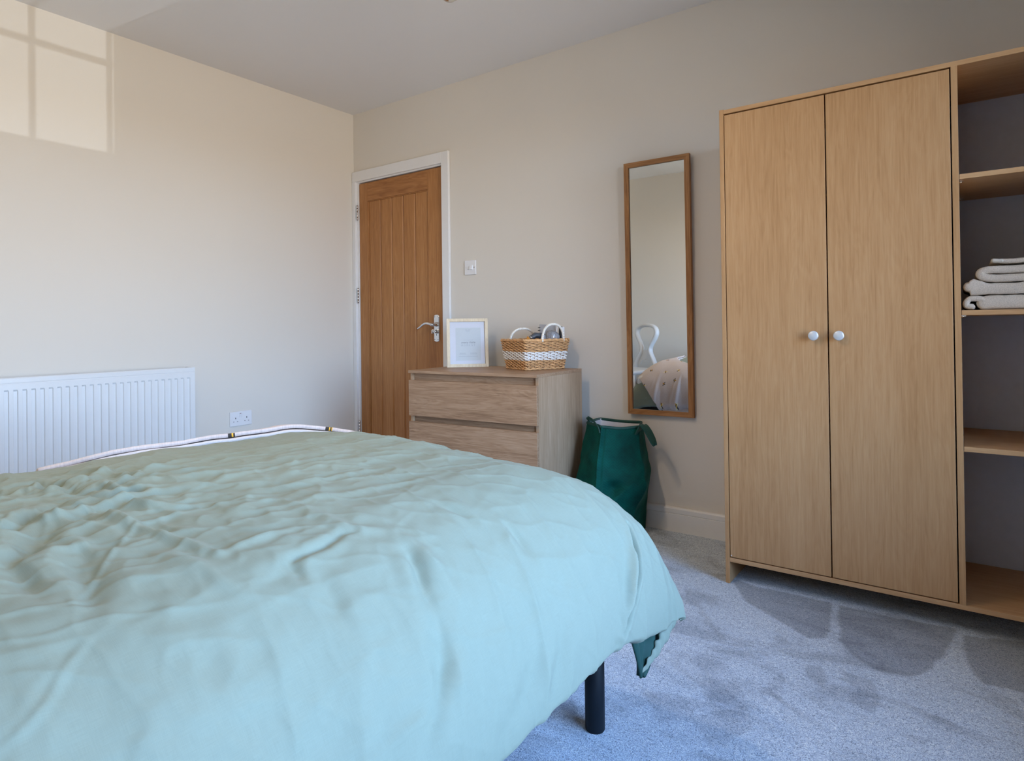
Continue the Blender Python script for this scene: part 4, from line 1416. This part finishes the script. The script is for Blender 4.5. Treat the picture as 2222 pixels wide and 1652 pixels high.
def wrinkles(a, b):
    h = np.zeros_like(a)
    for pts, amp, wd in CREASES:
        wd = wd * 0.78
        best = np.full(a.shape, 9.0)
        n_ = len(pts)
        tt_ = np.zeros_like(a)
        for i in range(n_ - 1):
            ax, ay = pts[i]
            bx_, by_ = pts[i + 1]
            dx, dy = bx_ - ax, by_ - ay
            L2 = dx * dx + dy * dy + 1e-12
            q = np.clip(((a - ax) * dx + (b - ay) * dy) / L2, 0, 1)
            dd = np.hypot(a - ax - q * dx, b - ay - q * dy)
            m_ = dd < best
            best = np.where(m_, dd, best)
            tt_ = np.where(m_, (i + q) / (n_ - 1), tt_)
        fade = np.sqrt(np.clip(np.sin(np.clip(tt_, 0.04, 0.96) * PI), 0, 1))
        h += amp * fade * np.exp(-(best / wd) ** 2)
        h -= amp * 0.35 * fade * np.exp(-((best - wd * 2.2) / (wd * 1.3)) ** 2)
    # radiating puckers from where the cover was pulled
    a0, b0 = -0.02, 0.03
    r = np.hypot(a - a0, (b - b0))
    th = np.arctan2(b - b0, a - a0)
    wob = rnoise(a, b, 31, 3, 7)
    k1 = np.sin(th * 11 + 2.2 * wob + 0.6) + 0.6 * np.sin(th * 19 - 1.4 * wob + 2.0)
    fal = sstep(0.03, 0.12, r) * np.exp(-(r / 0.36) ** 2)
    h += 0.0036 * k1 * fal
    rg = (1 - np.abs(np.sin(th * 5.5 + 1.5 * wob))) ** 2.5 + 0.8 * (1 - np.abs(np.sin(th * 9 - 1.8 * wob + 1.0))) ** 3
    h += 0.0075 * rg * sstep(0.05, 0.15, r) * np.exp(-(r / 0.42) ** 2)
    rn = np.clip(1 - np.abs(rnoise(a * 1.5, b * 0.8, 38, 2, 13)), 0, 1) ** 4
    h += 0.0042 * rn * np.exp(-((a - 0.1) / 0.5) ** 2) * np.exp(-((b - 0.05) / 0.6) ** 2)
    n2 = rnoise(a * 0.8, b * 1.9, 32, 3, 17)
    left = np.exp(-((a - 0.12) / 0.42) ** 2) * np.exp(-((b + 0.05) / 0.50) ** 2)
    h += 0.0048 * n2 * left + 0.0035 * np.abs(rnoise(a * 1.4, b * 1.1, 35, 2, 24)) * left
    # long pull lines along the top
    top_ = np.exp(-((a - 0.1) / 0.45) ** 2)
    h += 0.0022 * np.sin(a * 46 + 3.0 * rnoise(a * 0.3, b * 0.5, 33, 2, 5)) * top_ * (1 - np.exp(-(r / 0.35) ** 2)) * sstep(0.3, 0.55, b)
    # soft hanging folds down the near side
    sd = sstep(0.5, 0.8, a)
    h += 0.0055 * rnoise(b * 1.0 + 0.3 * a, a * 0.15, 34, 3, 13) * sd
    h += 0.0050 * np.clip(1 - np.abs(rnoise(b * 1.0 + 0.25 * a, a * 0.22, 39, 2, 17)), 0, 1) ** 3.5 * sstep(0.45, 0.7, a)
    _, da = edge(a, DP['wx'], DP['rx'], DP['rz'], DP['L'], 0)
    _, db = edge(np.maximum(b, 0), DP['yf'] + 2.5, DP['ry'], DP['rz'], DP['L'], 0)
    h *= 1 - 0.7 * sstep(0.10, 0.17, np.minimum(da, db))
    h += 0.0018 * rnoise(a, b, 36, 3, 30)
    fc = np.clip(1 - np.abs(rnoise(a * 0.7 + 0.5 * b, b - 0.4 * a, 51, 2, 26)), 0, 1) ** 5
    fd = np.clip(1 - np.abs(rnoise(a * 1.3 - 0.6 * b, b * 0.6, 52, 2, 21)), 0, 1) ** 5
    h += (0.0024 * fc + 0.0026 * fd) * (0.35 + 0.65 * np.exp(-((a - 0.2) / 0.4) ** 2)) * sstep(-0.9, -0.7, b)
    # overall quilt softness
    h += 0.006 * rnoise(a, b, 37, 2, 5.5)
    return h


def displaced(a, b, extra=0.0, wr_=True):
    P = dsurf(a, b)
    e = 2e-3
    Ta = dsurf(a + e, b) - dsurf(a - e, b)
    Tb = dsurf(a, b + e) - dsurf(a, b - e)
    N = np.cross(Ta, Tb)
    N /= (np.linalg.norm(N, axis=-1, keepdims=True) + 1e-9)
    h = (wrinkles(a, b) if wr_ else 0) + extra
    return P + N * (h if np.isscalar(h) else h[..., None])


av = np.concatenate([np.linspace(-LA, -0.45, 40, endpoint=False), np.linspace(-0.45, LA, 400)])
bv = np.concatenate([np.linspace(-0.88, -0.45, 40, endpoint=False), np.linspace(-0.45, LB, 500)])
Aa, Bb = np.meshgrid(av, bv, indexing='ij')
# round the near corner of the sheet (square to disc over the corner patch)
ca, cb = DP['wx'] - DP['rx'], DP['yf'] + 2.5 - DP['ry']
un = np.clip((Aa - ca) / (LA - ca), 0, 1)
vn = np.clip((Bb - cb) / (LB - cb), 0, 1)
Aa, Bb = (np.where((un > 0) & (vn > 0), ca + (LA - ca) * un * (0.55 * np.sqrt(1 - vn * vn / 2) + 0.45), Aa),
          np.where((un > 0) & (vn > 0), cb + (LB - cb) * vn * (0.55 * np.sqrt(1 - un * un / 2) + 0.45), Bb))
D = displaced(Aa, Bb)
org = np.array([2.10, -1.48, 0.0])
dv_ = empty('duvet', tuple(org), label='plump plain sage-green duvet covering the bed, creased at left', cat='duvet')
me = grid_mesh('duvet_cover', D - org, np.stack([Aa, Bb], -1))
du = link('duvet_cover', me, [MAT['duvet']], dv_)
md = du.modifiers.new('thickness', 'SOLIDIFY')
md.thickness = 0.016
md.offset = -1
# turned-under corner flap below the hem, shade painted into its colour
FL = {'tl_tr_tip': [[2.80, -1.647, 0.345], [2.80, -1.445, 0.300], [2.80, -1.5852, 0.211]], 'frill': [[2.818, -1.452, 0.290], [2.826, -1.515, 0.258], [2.803, -1.574, 0.214]]}
nu_, nv_ = 36, 30
G = np.zeros((nu_, nv_, 3))
A0, A1, Tp = [np.array(p) for p in FL['tl_tr_tip']]
for i in range(nu_):
    for j in range(nv_):
        u_, v_ = i / (nu_ - 1), j / (nv_ - 1)
        topp = A0 * (1 - u_) + A1 * u_ + np.array([0, 0, -0.004 * math.sin(u_ * PI)])
        lft = A0 * (1 - v_) + Tp * v_
        p_ = topp * (1 - v_) + Tp * v_
        w_ = (1 - v_) ** 0.8 + 0.10 * v_
        mid = lft + (topp - A0) * w_
        mid[0] += 0.007 * math.sin(u_ * 9 + v_ * 2) * (1 - 0.5 * v_) + 0.004 * math.sin(u_ * 21)
        mid[1] += 0.004 * math.sin(v_ * 17) * u_
        G[i, j] = mid
me = grid_mesh('corner_flap', G - org)
fo = link('corner_flap', me, MAT['duvet_shaded'], dv_, label='turned-under corner of the cover, its shade painted as darker green')
md = fo.modifiers.new('thickness', 'SOLIDIFY')
md.thickness = 0.004
# pale frilled edge of the flap, continuing the cover
G = np.zeros((26, 40, 3))
C0, C1, C2 = [np.array(p) for p in FL['frill']]
for j in range(40):
    v_ = j / 39
    ce = C0 * (1 - v_) ** 2 + 2 * C1 * v_ * (1 - v_) + C2 * v_ ** 2
    wdt = 0.019 * (1 - v_) ** 0.7 + 0.003
    for i in range(26):
        a = i / 26 * 2 * PI
        rr_ = wdt * (1 + 0.30 * math.sin(v_ * 44 + a * 2) + 0.15 * math.sin(v_ * 23 + a))
        G[i, j] = ce + np.array([math.cos(a) * rr_ * 0.45, math.cos(a + 0.6) * rr_ * 0.55, math.sin(a) * rr_ * 0.7])
me = grid_mesh('rolled_edge', G - org, closed_u=True)
link('rolled_edge', me, MAT['duvet'], dv_)


# ------------------------------------------------------------------ bee throw over the far corner
def throw_layer(name, off, da_, parent, mat, seed):
    bb = np.linspace(0.20, LB + 0.13, 170)
    uu = np.linspace(0, 1, 110)
    ae = np.interp(bb, [0.20, 0.30, 0.45, 0.62, 0.76, 0.86, 0.93, 1.0, 1.4], TE) + da_
    ae += 0.006 * np.sin(bb * 19 + seed)
    U, Bm = np.meshgrid(uu, bb, indexing='ij')
    Ae = np.broadcast_to(ae, U.shape)
    Am = Ae + (np.interp(Bm, [0.20, 0.85, 0.98, LB + 0.13], [-0.93, -0.80, -0.67, -0.33]) - Ae) * U
    P = dsurf(Am, Bm)
    e = 2e-3
    Ta = dsurf(Am + e, Bm) - dsurf(Am - e, Bm)
    Tb = dsurf(Am, Bm + e) - dsurf(Am, Bm - e)
    N = np.cross(Ta, Tb)
    N /= np.linalg.norm(N, axis=-1, keepdims=True) + 1e-9
    hang = sstep(0.95, 1.2, Bm)
    h = off + 0.026 * np.maximum(0, rnoise(Am, Bm * 0.12, 41, 3, 24)) * hang + 0.004 * rnoise(Am, Bm, 42, 3, 12)
    h = np.maximum(h, off - 0.003) + wrinkles(Am, Bm) * 0.4 + 0.002
    P = P + N * h[..., None]
    me = grid_mesh(name, P - org, np.stack([Am, Bm], -1))
    o = link(name, me, mat, parent)
    md = o.modifiers.new('thickness', 'SOLIDIFY')
    md.thickness = 0.011
    md.offset = 1
    return o


TE = [-0.55, -0.50, -0.47, -0.45, -0.42, -0.34, -0.22, -0.05, 0.10]
th = empty('bee_throw', tuple(org), label='pale pink fleece throw printed with bees over the far corner of the bed', cat='blanket')
throw_layer('under_layer', 0.004, 0.012, th, MAT['throw_back'], 0.0)
throw_layer('upper_layer', 0.018, 0.0, th, MAT['throw'], 0.5)

# ------------------------------------------------------------------ white chair, seen in the mirror
cr_ = empty('white_chair', (0.845, -3.04, 0), 3.55, label='white balloon-back chair reflected in the mirror, beyond the bed', cat='chair')
# local frame: faces -y, back at +y
cw = MAT['chair_white']
B().box(-0.20, 0.20, -0.20, 0.19, 0.43, 0.47, 0.015).obj('seat', cw, cr_)
for lx, ly_ in ((-0.17, -0.17), (0.17, -0.17), (-0.15, 0.17), (0.15, 0.17)):
    s = B()
    out_ = 0.03 if ly_ > 0 else -0.02
    s.tube([(lx, ly_, 0.44), (lx * 1.06, ly_ + out_ * 0.2, 0.30), (lx * 1.0, ly_ + out_ * 0.5, 0.14), (lx * 1.08, ly_ + out_, 0.0)], [0.024, 0.020, 0.014, 0.013], 12)
    s.obj('leg', cw, cr_)
prof = [(-0.165, 0.46), (-0.140, 0.52), (-0.100, 0.59), (-0.070, 0.64), (-0.064, 0.69), (-0.090, 0.745), (-0.125, 0.795), (-0.146, 0.85), (-0.132, 0.90), (-0.08, 0.93), (0.0, 0.938)]
prof = prof + [(-x, z) for x, z in reversed(prof[:-1])]
P = [Vector((x, 0.18 + 0.10 * max(0, z - 0.46) ** 1.2, z)) for x, z in prof]
out = []
for i in range(len(P) - 1):
    p0, p1, p2, p3 = P[max(i - 1, 0)], P[i], P[i + 1], P[min(i + 2, len(P) - 1)]
    for k in range(6):
        q = k / 6
        out.append(0.5 * ((2 * p1) + (-p0 + p2) * q + (2 * p0 - 5 * p1 + 4 * p2 - p3) * q * q + (-p0 + 3 * p1 - 3 * p2 + p3) * q ** 3))
out.append(P[-1])
B().tube([Vector((p.x * 0.92, p.y, 0.46 + (p.z - 0.46) * 0.92)) for p in out], 0.0185, 12, up=(0, 1, 0), flat=1.6).obj('back_frame', cw, cr_)

sp_ = [(-0.062, 0.640), (-0.03, 0.650), (0.03, 0.650), (0.062, 0.640), (0.088, 0.57), (0.130, 0.49), (0.085, 0.50), (0.055, 0.54), (0.0, 0.555), (-0.055, 0.54), (-0.085, 0.50), (-0.130, 0.49), (-0.088, 0.57)]
B().poly([(x, 0.190 + 0.05 * (z - 0.5), z) for x, z in sp_], (0, 0.012, 0)).obj('back_splat', cw, cr_)
